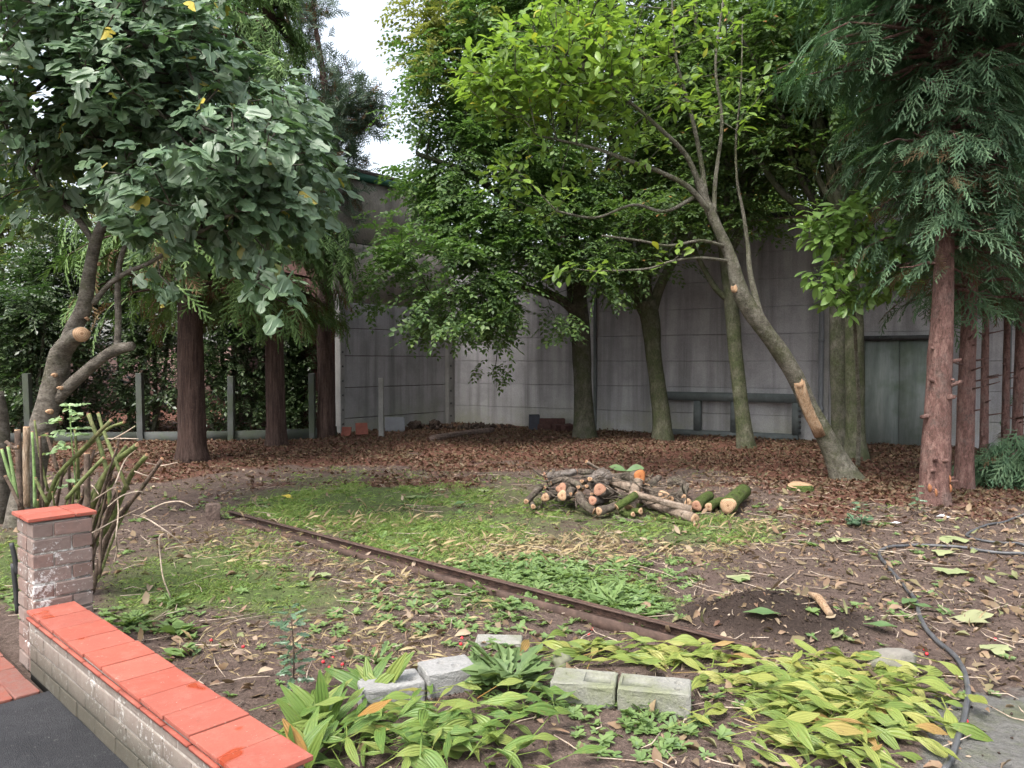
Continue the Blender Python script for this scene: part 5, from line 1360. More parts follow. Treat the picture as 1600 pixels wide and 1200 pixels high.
# twigs and bits on the soil
P = scatter(9000, -3.5, 5.5, 2.6, 10, lambda x, y: .12 * in_view(x, y, 40) * off_road(x, y) * (1 - zones(x, y)[0] * .7), rg)
parts = []
for p in P[:600]:
    a = rg.uniform(0, 6.28); L = rg.uniform(.06, .3); c = np.array([math.cos(a), math.sin(a), 0]); q = [p + c * L * t + np.array([0, 0, .008 + rg.uniform(0, .02)]) + rg.normal(size=3) * .012 * (1, 1, .3) for t in (0, .5, 1)]
    parts.append(tube(q, [.003, .0026, .0015], 4))
V, f = join(parts); tag(mk('twigs', V, f, M['dry_stem'], None), 'thin dry twigs strewn across the ground', 'twigs', kind='stuff')
# crumbs of soil
P = scatter(160000, -3.5, 5, 2.6, 8, lambda x, y: (.08 + .9 * np.exp(-((x - MOUND[0]) / .5) ** 2 - ((y - MOUND[1]) / .35) ** 2)) * in_view(x, y, 40) * off_road(x, y) * .5, rg)
ct = [(np.array([(1, 0, 0), (-.5, .8, 0), (-.5, -.8, 0), (.1, .1, 1.0), (0, 0, -.6)]) * (1, 1, .8), np.array([(0, 1, 3), (1, 2, 3), (2, 0, 3), (1, 0, 4), (2, 1, 4), (0, 2, 4)]))]
n = len(P); V, f = bake(ct, np.zeros(n, int), frames(rand_dirs(n, rg), rand_dirs(n, rg)), rg.uniform(.003, .011, n), P + (0, 0, .004)); tag(mk('soil_crumbs', V, f, M['soil'], None), 'dark crumbs of soil on the bare ground', 'soil', kind='stuff')

# ================================================================== LOG PILE
def zp(zx, zy): return 780 + zx / 3.636, 680 + zy / 3.636
def disc(name, parent, c, n, r, mat, sq=1.0):
    k = 18; a = np.arange(k) * 2 * math.pi / k; rr = r * (1 + .10 * np.sin(3 * a + c[0] * 9) + .08 * np.sin(2 * a + c[1] * 31))
    V = np.concatenate([[[0, 0, .0015]], np.stack([np.cos(a) * rr * .55, np.sin(a) * rr * .55 * sq, np.full(k, .001)], 1), np.stack([np.cos(a) * rr, np.sin(a) * rr * sq, np.zeros(k)], 1), np.stack([np.cos(a) * rr, np.sin(a) * rr * sq, np.full(k, -.006)], 1)])
    f = [(0, 1 + i, 1 + (i + 1) % k) for i in range(k)]
    for b_ in (1, 1 + k):
        for i in range(k): j = (i + 1) % k; f += [(b_ + i, b_ + k + i, b_ + k + j), (b_ + i, b_ + k + j, b_ + j)]
    me = mesh_np(name, V, np.array(f)); me.materials.append(mat); n = unit(np.asarray(n, float))
    h = np.array([0, 0, 1.0]) if abs(n[2]) < .9 else np.array([1.0, 0, 0])
    return put(name, me, parent, mat4(frames(np.cross(h, n)[None], n[None])[0], 1, c))
def log(pts, r0, r1, label, bark='bark_log', cut='cut_cream', seed=0, both=True, cat='log', grp=None, knots=0, name='log'):
    """pts: zoom x, zoom y, depth"""
    P = np.array([W(*zp(a, b_), Yd) for a, b_, Yd in pts]); Yd = pts[0][2]
    ra = r0 / 3.636 * Yd / F; rb = r1 / 3.636 * Yd / F
    ra *= 1.22; rb *= 1.22
    lo = H(P[:, 0], P[:, 1]) + np.linspace(ra, rb, len(P)) * .93
    P[:, 2] = np.maximum(P[:, 2], lo)
    if len(P) == 2: P = np.array([P[0], P[0] * .65 + P[1] * .35 + rng.normal(size=3) * ra * .2, P[0] * .3 + P[1] * .7 + rng.normal(size=3) * ra * .2, P[1]])
    Q = np.concatenate([P, np.linspace(ra, rb, len(P))[:, None]], 1)
    V, f, q = trunk_mesh(Q, 14, 5, 0, .16, seed)
    o = mk(name, V, f, M[bark], None, True, P.mean(0)); tag(o, label, cat, grp)
    T0 = unit(q[0, :3] - q[1, :3]); T1 = unit(q[-1, :3] - q[-2, :3])
    disc('cut_end', o, q[0, :3] + T0 * .004, T0, ra * .95, M[cut])
    if both: disc('cut_end', o, q[-1, :3] + T1 * .004, T1, rb * .95, M[cut])
    rg2 = np.random.default_rng(seed)
    for k in range(knots):
        i = rg2.integers(2, len(q) - 2); a = rand_dirs(1, rg2)[0]; T = unit(q[i + 1, :3] - q[i, :3]); a = unit(a - T * np.dot(a, T) + (0, -.4, .3))
        V, f = tube([q[i, :3] + a * q[i, 3] * .6, q[i, :3] + a * (q[i, 3] + .02)], [.02, .014], 8); mk('knot', V, f, M[bark], o, True)
    return o
LG = [
 ([(1112, 502, 7.15), (960, 425, 7.5), (800, 362, 7.95)], 24, 22, 'longest straight log lying frontmost, its cut end at lower right', 'bark_log_pale', 'cut_cream', 2),
 ([(775, 333, 7.45), (930, 378, 7.4), (1088, 425, 7.35)], 14, 20, 'thin pale pole crossing above the longest log', 'bark_log_pale', 'cut_cream', 1),
 ([(800, 235, 7.85), (730, 243, 8.1), (640, 250, 8.4)], 33, 27, 'dark log on top of the pile with bright orange cut end', 'bark_log', 'cut_orange', 0),
 ([(566, 432, 7.3), (620, 418, 7.38), (664, 396, 7.5)], 21, 17, 'short curved log at the front bottom of the pile', 'bark_log', 'cut_cream', 0),
 ([(452, 338, 7.55), (480, 390, 7.42), (540, 430, 7.36)], 19, 18, 'bent branch curving down to the short front log', 'bark_log', 'cut_cream', 0),
 ([(262, 354, 7.5), (350, 315, 8.0)], 21, 20, 'log with round hollowed cut end at the pile\'s left', 'bark_log', 'cut_cream', 0),
 ([(357, 343, 7.45), (420, 318, 7.9)], 24, 20, 'log with large oval cream cut end at the left', 'bark_log', 'cut_cream', 0),
 ([(353, 302, 7.7), (425, 285, 8.1)], 26, 22, 'log with pink torn end resting on the left logs', 'bark_log', 'cut_pink', 1),
 ([(193, 406, 7.4), (180, 365, 7.75), (205, 330, 8.0)], 12, 11, 'little branch end poking out lowest at far left', 'bark_log', 'cut_cream', 0),
 ([(153, 377, 7.5), (190, 340, 7.7), (235, 295, 8.0)], 13, 18, 'grey branch leaning up at the far left of the pile', 'bark_log', 'cut_cream', 0),
 ([(262, 240, 8.0), (350, 222, 8.05), (436, 208, 8.1)], 24, 17, 'log with stripped brown bark along the top left', 'bark_dead', 'cut_pink', 1),
 ([(438, 208, 8.2), (490, 208, 8.2), (545, 215, 8.2)], 17, 16, 'dark branch between the stripped log and the grey root', 'bark_log', 'cut_cream', 0),
 ([(295, 270, 7.95), (370, 250, 7.95), (440, 275, 7.8), (470, 310, 7.7)], 14, 13, 'arched grey branch over the left logs', 'bark_log', 'cut_cream', 0),
 ([(570, 308, 7.5), (650, 335, 8.0)], 30, 26, 'thick log with ragged pink break in the middle of the pile', 'bark_log', 'cut_pink', 1),
 ([(530, 372, 7.45), (600, 360, 7.9)], 22, 22, 'rotten reddish log deep in the middle of the pile', 'bark_dead', 'cut_pink', 0),
 ([(496, 150, 8.1), (530, 172, 8.15), (570, 195, 8.2)], 8, 8, 'thin pale stick poking up from the top of the pile', 'bark_log_pale', 'cut_cream', 0),
 ([(792, 262, 7.6), (768, 330, 7.5), (742, 412, 7.4)], 24, 26, 'short thick upright log leaning in the pile centre', 'bark_log_pale', 'cut_cream', 2),
 ([(775, 336, 7.4), (720, 375, 7.33), (668, 408, 7.3)], 17, 17, 'mossy short log pointing down left in front of the upright log', 'bark_log_moss', 'cut_cream', 0),
 ([(650, 265, 7.9), (720, 290, 7.8), (800, 325, 7.75)], 22, 24, 'pale forked limb under the orange ended log', 'bark_log_pale', 'cut_cream', 1),
 ([(905, 240, 8.3), (840, 292, 8.0)], 15, 16, 'grey branch sticking up right of the orange ended log', 'bark_log', 'cut_cream', 0),
 ([(955, 265, 8.5), (1020, 262, 8.45), (1058, 295, 8.3), (1025, 340, 8.1), (975, 362, 8.0)], 14, 22, 'hooked curved branch at the back right of the pile', 'bark_log', 'cut_cream', 0),
 ([(800, 288, 8.0), (870, 316, 7.95), (940, 348, 7.9)], 14, 15, 'slim branch running right behind the upright log', 'bark_log_pale', 'cut_cream', 0),
 ([(935, 345, 7.6), (870, 330, 8.0)], 27, 24, 'log with big pale cream cut end right of centre', 'bark_log', 'cut_cream', 0),
 ([(1072, 382, 7.5), (1010, 362, 7.95)], 18, 17, 'small log with round pinkish end near the two mossy logs', 'bark_log', 'cut_cream', 0),
 ([(1050, 352, 7.7), (1000, 340, 8.0)], 14, 14, 'smallest round end peeping above the pinkish ended log', 'bark_log', 'cut_cream', 0),
 ([(760, 450, 7.2), (690, 442, 7.4)], 12, 12, 'thin cut branch lowest at the pile front', 'bark_log_moss', 'cut_cream', 0),
 ([(803, 432, 7.25), (720, 425, 7.5)], 15, 14, 'thin branch beside the lowest cut branch', 'bark_log_moss', 'cut_cream', 0),
 ([(1300, 400, 7.5), (1350, 352, 7.9), (1395, 318, 8.25)], 39, 36, 'largest moss covered log lying apart at the right', 'bark_log_moss', 'cut_cream', 1),
 ([(1190, 408, 7.65), (1260, 375, 7.95)], 20, 22, 'small mossy log tucked against the largest mossy log', 'bark_log_moss', 'cut_cream', 0),
 ([(1120, 402, 7.6), (1160, 365, 7.9), (1190, 348, 8.05)], 26, 27, 'mossy log with reddish end left of the largest mossy log', 'bark_log_moss', 'cut_pink', 0),
 ([(1110, 545, 7.0), (1000, 512, 7.15), (890, 508, 7.25)], 11, 10, 'thin mossy stick on the grass below the longest log', 'bark_log_moss', 'cut_cream', 0),
 ([(825, 500, 7.1), (740, 485, 7.2), (660, 470, 7.3)], 9, 8, 'thin dark stick lying in the grass before the pile', 'bark_log', 'cut_cream', 0),
]
for i, (p, r0, r1, lab, bk, ct_, kn) in enumerate(LG): log(p, r0, r1, lab, bk, ct_, 200 + i, True, knots=kn)
# tangle of thin twigs in and around the pile
tw_, rq = [], np.random.default_rng(77)
for k in range(110):
    c = W(*zp(rq.uniform(180, 1080), rq.uniform(230, 420)), rq.uniform(7.4, 8.2)); c[2] = max(c[2], float(H(c[0], c[1])) + .02); d = unit(rq.normal(size=3) * (1, .8, .35)); L = rq.uniform(.12, .45)
    q_ = np.array([c + d * L * t + rq.normal(size=3) * .02 for t in (-.5, -.15, .2, .5)]); q_[:, 2] = np.maximum(q_[:, 2], .015); tw_.append(tube(q_, np.array([.009, .008, .006, .003]) * rq.uniform(.5, 1.2), 5))
V, f = join(tw_); tag(mk('brushwood', V, f, M['bark_log'], None, True), 'tangle of thin dark twigs caught in the log pile', 'brushwood', kind='stuff')
# gnarled grey root on top
c = W(*zp(590, 225), 7.95)
rt = thing('tree_root', (c[0], c[1], c[2] - .1), 'gnarled grey root crown on top of the log pile', 'root')
rgr = np.random.default_rng(5)
parts = []
for k in range(11):
    d = unit(np.array([rgr.uniform(-.8, .8), rgr.uniform(-1, .2), rgr.uniform(-.9, .5)])); l = rgr.uniform(.12, .24)
    q = np.array([[*(c + d * l * t + rgr.normal(size=3) * .02 * t), .055 * (1 - t) ** .8 + .012] for t in (0, .35, .7, 1)])
    V, f, _ = trunk_mesh(q, 10, 4, 0, .25, k); parts.append((V, f))
V, f = join(parts); mk('root_mass', V, f, M['bark_dead'], rt, True)
# pale chips and twig ends
for k, (zx, zy, r) in enumerate(((515, 250, 11), (470, 262, 9), (497, 290, 9), (450, 295, 9), (405, 335, 9), (526, 335, 8), (258, 297, 8))):
    log([(zx, zy, 7.55), (zx + 20, zy + 12, 7.85)], r, r * .8, ['little pale cut twig end highest in the left cluster', 'little cut twig end left of the highest one', 'little cut twig end below the grey root', 'little cut twig end by the bent branch', 'little cut twig end right of the oval ended log', 'little cut twig end above the rotten log', 'little pink twig end at far left above the hollow log'][k], 'bark_log', 'cut_cream', 300 + k, cat='twig', name='cut_twig')

# ================================================================== SMALL GARDEN THINGS
# rusty steel channel across the ground
ca, cb = G(350, 808), G(1166, 1036); cd = unit(cb - ca); cn = np.array([-cd[1], cd[0], 0]); cl = np.linalg.norm(cb - ca)
if cn[1] < 0: cn = -cn
ch_ = thing('steel_channel', (ca + cb) / 2, 'long rusty steel channel lying across the grass towards the camera', 'steel channel')
def cpt(s, o, z): p = ca + cd * s + cn * o; return np.array([p[0], p[1], z])
def cbox(name, s0, s1, oa, ob, za, zb, za2, zb2, m):
    V = np.array([cpt(s0, oa, za), cpt(s1, oa, za2), cpt(s1, ob, za2), cpt(s0, ob, za), cpt(s0, oa, zb), cpt(s1, oa, zb2), cpt(s1, ob, zb2), cpt(s0, ob, zb)])
    return mk(name, V, np.array([(0, 3, 2, 1), (4, 5, 6, 7), (0, 1, 5, 4), (1, 2, 6, 5), (2, 3, 7, 6), (3, 0, 4, 7)]), m, ch_)
cbox('back_flange', 0, cl, .055, .067, -.03, .055, -.03, .08, M['rust']); cbox('front_flange', 1.3, cl + .05, -.065, -.05, -.03, .03, -.03, .062, M['rust_face'])
cbox('web', .2, cl, -.0495, .0545, -.02, .012, -.01, .025, M['rust'])
cbox('inner_lip', .0, cl, .03, .0545, .045, .052, .068, .076, M['rust_face'])
pg = G(333, 812); me = bevel_box_mesh('peg', .13, .13, .16, .012, M['timber'], 2, .004, 4, 1)
tag(put('timber_peg', me, None, mat4(np.array(Matrix.Rotation(.4, 3, 'Z')), 1, pg + (0, 0, .07))), 'short square timber peg at the far end of the steel channel', 'peg')
# concrete blocks with holes
def holed_block(name, L, Wd, Hh, mat, holes, seed, endhole=None, label=None, frog=None):
    me = bevel_box_mesh(name, L, Wd, Hh, .012, mat, 3, .002, seed, 3)
    ob = bpy.data.objects.new('block_tmp', me); COL.objects.link(ob); tmp = []
    def cutter(cv, cf):
        m2 = mesh_np('cut', cv, cf); o2 = bpy.data.objects.new('cut', m2); COL.objects.link(o2); tmp.append(o2)
        b_ = ob.modifiers.new('b', 'BOOLEAN'); b_.operation = 'DIFFERENCE'; b_.object = o2; b_.solver = 'EXACT'
    for x, y, r in holes: cutter(*tube([(x, y, Hh * .5 - .09), (x, y, Hh * .5 + .05)], r, 16))
    if endhole: cutter(*tube([(L * .5 - .12, 0, -.01), (L * .5 + .05, 0, -.01)], endhole, 16))
    if frog:
        for x0, x1 in frog:
            v, q = boxvf(((x0 + x1) / 2, 0, Hh * .5), (1, 0, 0), (0, 1, 0), (0, 0, 1), x1 - x0, Wd * .62, .018); cutter(v, q)
    bpy.context.view_layer.update(); dg = bpy.context.evaluated_depsgraph_get()
    m3 = bpy.data.meshes.new_from_object(ob.evaluated_get(dg))
    for o2 in tmp + [ob]: bpy.data.objects.remove(o2)
    m3.name = name
    return m3
def place_block(me, p0, p1, side, Hh, label, tilt=0, z=0):
    a = np.array([p0[0], p0[1], 0]); b_ = np.array([p1[0], p1[1], 0]); d = unit(b_ - a); Rm = np.stack([d, np.cross((0, 0, 1.0), d), (0, 0, 1.0)], -1)
    Rm = Rm @ np.array(Matrix.Rotation(tilt, 3, 'X'))
    c = (a + b_) / 2 + Rm[:, 1] * side; c[2] = float(H(c[0], c[1])) + Hh / 2 - .02 + z
    o = put('concrete_block', me, None, mat4(Rm, 1, c)); tag(o, label, 'concrete block', 'concrete blocks among the plants')
a, b_ = G(566, 1114), G(746, 1082); m_ = a * .46 + b_ * .54
L1 = np.linalg.norm((m_ - a)[:2]) - .006; L2 = np.linalg.norm((b_ - m_)[:2]) - .006
place_block(holed_block('block_a', L1, .17, .115, M['block'], [(.04, .035, .024), (.09, -.035, .024)], 1), a, m_, .085, .115, 'pale concrete block at the left of the pair, half under leaves')
place_block(holed_block('block_b', L2, .17, .12, M['block'], [(-.02, .03, .021), (.03, -.03, .021)], 2), m_ + (.004, .006, 0), b_ + (.004, .006, 0), .085, .12, 'pale concrete block with two holes, right of the left pair', 0, .008)
a, m_, b_ = G(858, 1102), G(962, 1112), G(1078, 1124)
L1 = np.linalg.norm((m_ - a)[:2]) - .006; L2 = np.linalg.norm((b_ - m_)[:2]) - .004
place_block(holed_block('block_c', L1, .17, .115, M['block_moss'], [(-.07, .02, .018)], 3, None, None, [(.0, .12)]), a, m_, .085, .115, 'mossy concrete block at the left of the right hand pair')
place_block(holed_block('block_d', L2, .17, .118, M['block_moss'], [(.10, .03, .018), (.10, -.035, .018)], 4, .042, None, [(-.14, -.01)]), m_ + (0.004, -.015, 0), b_ + (0, -.015, 0), .085, .118, 'mossy concrete block with hollow end facing the hose', .0, .0)
a, b_ = G(742, 1012), G(815, 1014)
place_block(holed_block('block_e', np.linalg.norm((b_ - a)[:2]), .12, .08, M['block_moss'], [], 5), a, b_, .06, .08, 'small pale concrete block buried among the dock leaves', 0, -.04)
# rock by the right hand plants
def rock(c, s, label, seed):
    bm = bmesh.new(); bmesh.ops.create_icosphere(bm, subdivisions=3, radius=1); r_ = np.random.default_rng(seed); of = r_.uniform(0, 50)
    for v in bm.verts:
        k = 1 + .5 * (float(vnoise(v.co.x * 1.4 + of, v.co.y * 1.4 + v.co.z * 2.1)) - .5) + .16 * (float(vnoise(v.co.x * 5 + of, v.co.y * 5 + v.co.z * 4)) - .5)
        v.co = Vector((v.co.x * s[0] * k, v.co.y * s[1] * k, v.co.z * s[2] * k))
    me = bpy.data.meshes.new('rock'); bm.to_mesh(me); bm.free(); me.materials.append(M['stone'])
    me.polygons.foreach_set('use_smooth', np.ones(len(me.polygons), bool)); tag(put('rock', me, None, mat4(np.eye(3), 1, c)), label, 'rock')
rock(G(1397, 1040) + (0, 0, .02), (.115, .09, .065), 'weathered rock behind the right hand broad leaved plants', 3)
rock(G(1020, 1040) * (1, 1, 0) + (-.45, .0, .02), (.05, .05, .045), 'dark stone beside the mossy concrete block', 5)
# flat tree stump right of pile
sp = G(1250, 768); V, f, Q = trunk_mesh(np.array([[*sp[:2], z, r] for z, r in ((-.05, .17), (.02, .155), (.06, .145), (.075, .14))]), 20, 3, 0, .12, 5)
st = mk('tree_stump', V, f, M['bark_log_moss'], None, True, sp); tag(st, 'flat sawn stump in the leaf litter before the leaning trunk', 'stump'); disc('cut_end', st, np.array([*sp[:2], .08]), (0, -.15, 1), .135, M['cut_cream'])
# black hose
hp = [(1475, 1215), (1490, 1180), (1508, 1120), (1512, 1080), (1502, 1045), (1480, 1020), (1452, 995), (1438, 970), (1430, 940), (1412, 915), (1388, 890), (1374, 868), (1385, 856), (1430, 851), (1500, 857), (1560, 865), (1620, 870)]
hq = np.array([G(*p) for p in hp]); hq = smooth_path(hq, 6); hq[:, 2] = H(hq[:, 0], hq[:, 1]) + .016
V, f = tube(hq, .0125, 8); tag(mk('hose', V, f, M['hose'], None, True, hq[50]), 'black rubber hose snaking over the soil at the right', 'hose')
hp = [(1620, 862), (1590, 852), (1540, 848), (1510, 838), (1530, 828), (1575, 818), (1620, 800)]
hq = smooth_path(np.array([G(*p) for p in hp]), 6); hq[:, 2] = H(hq[:, 0], hq[:, 1]) + .014
V, f = tube(hq, .011, 8); tag(mk('hose', V, f, M['hose'], None, True, hq[20]), 'thin black cable loop at the far right edge', 'hose')
# debris by the back wall
p = G(842, 672); brk = [(0, 0, 0, 0), (.24, .05, 0, .2), (.05, .02, .12, -.1), (.33, -.1, .0, .5), (.46, .03, 0, -.3), (.3, .0, .12, .1), (.5, -.15, .0, .7)]
lb = ['old red brick at the left end of the small heap by the wall', 'old brick beside the dark crate in the wall heap', 'brick lying on top of the left brick heap', 'tilted brick at the front of the wall heap', 'brick at the right of the wall heap', 'upper right brick on the wall heap', 'loose brick fallen forward from the wall heap']
bme2 = bevel_box_mesh('old_brick', .26, .13, .11, .01, M['red_brick'], 2, .006, 3)
for (dx, dy, dz, an), l_ in zip(brk, lb):
    tag(put('brick', bme2, None, mat4(np.array(Matrix.Rotation(an, 3, 'Z') @ Matrix.Rotation(an * .3, 3, 'X')), 1.15, p + (dx + .12, dy, dz + .07))), l_, 'brick', 'old bricks by the back wall')
me = bevel_box_mesh('crate', .24, .28, .34, .015, M['blue_plastic'], 2, .003, 3)
tag(put('plastic_crate', me, None, mat4(np.eye(3), 1, p + (-.1, .12, .16))), 'dark plastic crate standing at the left of the brick heap', 'crate')
for px, py, s, an, l_ in ((565, 672, .24, .4, 'upright red clay tile leaning by the workshop wall'), (541, 676, .2, -.2, 'broken red clay tile lying by the workshop wall foot')):
    me = bevel_box_mesh('old_tile', s, .03, s, .004, M['terracotta'], 1, .002, 2)
    tag(put('clay_tile', me, None, mat4(np.array(Matrix.Rotation(an, 3, 'Z') @ Matrix.Rotation(-.35, 3, 'X')), 1, W(px, py, 15.3) * (1, 1, 0) + (0, 0, .16 if s > .22 else .1))), l_, 'tile')
me = bevel_box_mesh('sheet_piece', .42, .015, .34, .002, M['grey_sheet'], 1)
tag(put('grey_sheet', me, None, mat4(np.array(Matrix.Rotation(.15, 3, 'Z') @ Matrix.Rotation(-.35, 3, 'X')), 1, W(617, 670, 16.4) * (1, 1, 0) + (0, 0, .15))), 'grey sheet leaning on the workshop wall beside the lone post', 'sheet')
q = np.array([G(675, 690), G(725, 682), G(770, 676)]) + (0, 0, .05)
V, f, _ = trunk_mesh(np.concatenate([q, [[.075], [.07], [.065]]], 1), 10, 4, 0, .1, 3); tag(mk('timber_log', V, f, M['timber'], None, True, q[1]), 'half buried timber lying before the wall corner', 'timber')
for px, py, w, h_, l_, sd in ((745, 664, .9, .06, 'low heap of dark debris in the wall corner', 3), (650, 664, .16, .1, 'round dark tyre shaped lump by the workshop wall', 8), (680, 664, .14, .1, 'dark leafy lump beside the corner post', 9)):
    rgd = np.random.default_rng(sd); c0 = W(px, py, 17.0) * (1, 1, 0); n = 90
    Pd = c0 + rgd.normal(size=(n, 3)) * (w * .4, .12, 0) + np.stack([np.zeros(n), np.zeros(n), rgd.uniform(0, h_ * 1.6, n)], 1)
    V, f = bake(ct, np.zeros(n, int), frames(rand_dirs(n, rgd), rand_dirs(n, rgd)), rgd.uniform(.04, .1, n), Pd); tag(mk('debris_heap', V, f, M['soil'], None, False, c0), l_, 'debris', kind='stuff')

# pruned rose bush behind the pillar
def zr(zx, zy): return zx / 3.3333, 600 + zy / 3.3333
rb = thing('rose_bush', np.array([*G(115, 905)[:2], 0]), 'hard pruned rose bush with thick green canes behind the pillar', 'bush')
CN = [([(478, 1085, 4.95), (520, 930, 4.9), (590, 740, 4.85), (740, 540, 4.7), (845, 390, 4.6)], 15, 10, 'cane_brown'), ([(400, 900, 5.0), (480, 640, 4.85), (570, 440, 4.75), (715, 318, 4.65)], 18, 14, 'cane_green'),
      ([(240, 640, 4.8), (300, 480, 4.75), (430, 340, 4.7), (578, 190, 4.65)], 12, 10, 'cane_green'), ([(250, 620, 5.0), (350, 440, 5.0), (540, 250, 4.95), (645, 200, 4.9)], 9, 8, 'cane_green'),
      ([(345, 600, 4.5), (440, 490, 4.5), (540, 385, 4.5)], 11, 10, 'cane_green'), ([(668, 552, 4.72), (605, 410, 4.7), (540, 245, 4.8), (512, 155, 4.85)], 10, 9, 'cane_green'),
      ([(478, 870, 5.0), (590, 690, 4.95), (680, 480, 4.9), (765, 370, 4.85)], 13, 12, 'cane_green'), ([(455, 700, 4.6), (455, 500, 4.6), (452, 362, 4.6)], 15, 15, 'cane_brown'),
      ([(578, 680, 4.8), (560, 480, 4.8), (520, 320, 4.85), (462, 158, 4.9)], 11, 11, 'cane_green'), ([(110, 660, 4.9), (100, 420, 4.9), (92, 240, 4.9)], 17, 15, 'cane_brown'), ([(140, 640, 4.7), (136, 420, 4.7), (140, 225, 4.7)], 16, 17, 'cane_tan'),
      ([(182, 640, 4.6), (178, 450, 4.6), (168, 250, 4.6)], 9, 6, 'cane_bright'), ([(88, 600, 4.7), (70, 480, 4.7), (42, 325, 4.7)], 10, 8, 'cane_bright'), ([(78, 575, 4.75), (45, 460, 4.75), (8, 340, 4.75)], 10, 8, 'cane_bright'),
      ([(105, 640, 4.6), (60, 540, 4.6), (28, 480, 4.6)], 9, 8, 'cane_brown'), ([(250, 560, 5.0), (205, 360, 5.0), (180, 190, 5.0)], 7, 5, 'cane_green'), ([(245, 620, 4.6), (215, 560, 4.6), (185, 490, 4.6)], 9, 8, 'cane_green'),
      ([(300, 450, 5.0), (270, 350, 5.0), (244, 258, 5.0)], 10, 9, 'cane_brown'), ([(398, 600, 4.9), (402, 420, 4.9), (390, 240, 4.9)], 8, 6, 'cane_green'), ([(400, 960, 5.1), (480, 760, 5.05), (560, 620, 5.0)], 13, 11, 'cane_brown'), ([(470, 840, 4.8), (560, 700, 4.75), (620, 560, 4.7)], 12, 10, 'cane_brown'),
      ([(440, 790, 5.1), (500, 650, 5.1), (555, 600, 5.1)], 11, 9, 'cane_brown'), ([(420, 700, 4.9), (520, 500, 4.95), (660, 320, 5.0)], 9, 8, 'cane_green'), ([(30, 300, 4.8), (70, 330, 4.8), (95, 330, 4.8)], 10, 11, 'cane_brown'), ([(330, 700, 5.1), (360, 560, 5.1), (480, 380, 5.1), (600, 330, 5.1)], 8, 7, 'cane_brown')]
rg = np.random.default_rng(33)
qc = np.random.default_rng(12)
for k in range(22):
    zx, zy, y = qc.uniform(180, 560), qc.uniform(700, 900), qc.uniform(4.75, 5.2); dx = qc.uniform(-60, 260)
    CN.append(([(zx, zy + 120, y), (zx + dx * .35 + qc.normal() * 15, zy - 120, y), (zx + dx * .8, zy - qc.uniform(280, 480), y - .1)], qc.uniform(6, 12), qc.uniform(4, 8), 'cane_brown' if k % 3 else 'cane_green'))
for pts, r0, r1, m_ in CN:
    Pq = np.array([[*W(*zr(a, b_), y), (r0 + (r1 - r0) * i / (len(pts) - 1)) / 3.333 * y / F] for i, (a, b_, y) in enumerate(pts)])
    V, f, q = trunk_mesh(Pq, 10, 5, 0, .08, int(pts[0][0])); o = mk('cane', V, f, M[m_], rb, True)
    T1 = unit(q[-1, :3] - q[-2, :3]); disc('cut_tip', o, q[-1, :3] + T1 * .003, T1, q[-1, 3] * .93, M['cut_cream'])
    if m_ != 'cane_tan':
        for k in range(3):
            i = rg.integers(3, len(q) - 1); d = unit(rand_dirs(1, rg)[0] + (0, 0, .3)); V, f = tube([q[i, :3], q[i, :3] + d * (q[i, 3] + .012)], [.004, .0006], 5); mk('thorn', V, f, M['cane_brown'], o)
for pts in ([(450, 632), (540, 570), (602, 540), (612, 600), (616, 680), (604, 800), (610, 860), (592, 935)], [(690, 680), (760, 700), (820, 735), (910, 800), (1000, 885)], [(720, 690), (790, 650), (860, 620), (940, 612), (1005, 640)], [(888, 1112), (850, 1010), (835, 900), (830, 800), (855, 778)],
            [(580, 290), (640, 260), (705, 218)], [(560, 285), (640, 284), (720, 286)], [(600, 520), (650, 400), (705, 345)], [(700, 455), (770, 480), (830, 495)], [(470, 780), (600, 710), (740, 640)], [(560, 640), (640, 580), (735, 560), (740, 600)], [(430, 525), (480, 530), (515, 575)], [(760, 410), (840, 425), (925, 408)]):
    y = 4.6; Pq = np.array([[*W(*zr(a, b_), y + rg.uniform(-.1, .1)), .0042] for a, b_ in pts]); Pq[:, 2] = np.maximum(Pq[:, 2], .012); Pq[-1, 3] = .002
    V, f, q = trunk_mesh(Pq, 6, 5, 0, .05, 3); mk('dry_stem', V, f, M['dry_stem'], rb, True)
rl = [leaf_oval(.042, .026, 3, .2, .25, .5)]
Pq = np.array([[*W(*zr(a, b_), 4.75), .004] for a, b_ in ((395, 560), (385, 420), (372, 280), (362, 100))]); V, f, q = trunk_mesh(Pq, 6, 5, 0, .05, 3); mk('leafy_shoot', V, f, M['cane_bright'], rb, True)
LP, LD = [], []
for zx, zy in ((300, 200), (320, 190), (345, 130), (365, 110), (400, 150), (415, 175), (420, 235), (290, 275), (330, 300), (345, 330), (300, 350), (350, 230), (395, 270), (345, 500), (355, 530), (370, 200), (320, 240), (390, 110), (310, 310), (430, 265), (280, 190)):
    c = W(*zr(zx, zy), 4.75 + rg.uniform(-.12, .12)); d = unit(np.array([rg.uniform(-1, 1), rg.uniform(-1, .3), rg.uniform(-.3, .3)]))
    s = unit(np.cross((0, 0, 1.0), d))
    for k in range(7):
        LP.append(c + d * .02 * (k // 2)); LD.append(d * .6 + s * (1 if k % 2 else -1) if k < 6 else d)
LP = np.array(LP); LD = np.array(LD); n = len(LP)
leaf_parts(rb, 'leaf', rl, np.zeros(n, int), frames(LD, unit(np.array([0, -.4, 1.0]) + rg.normal(size=(n, 3)) * .4)), rg.uniform(.7, 1.15, n), LP, M['leaf_rose'], 300)
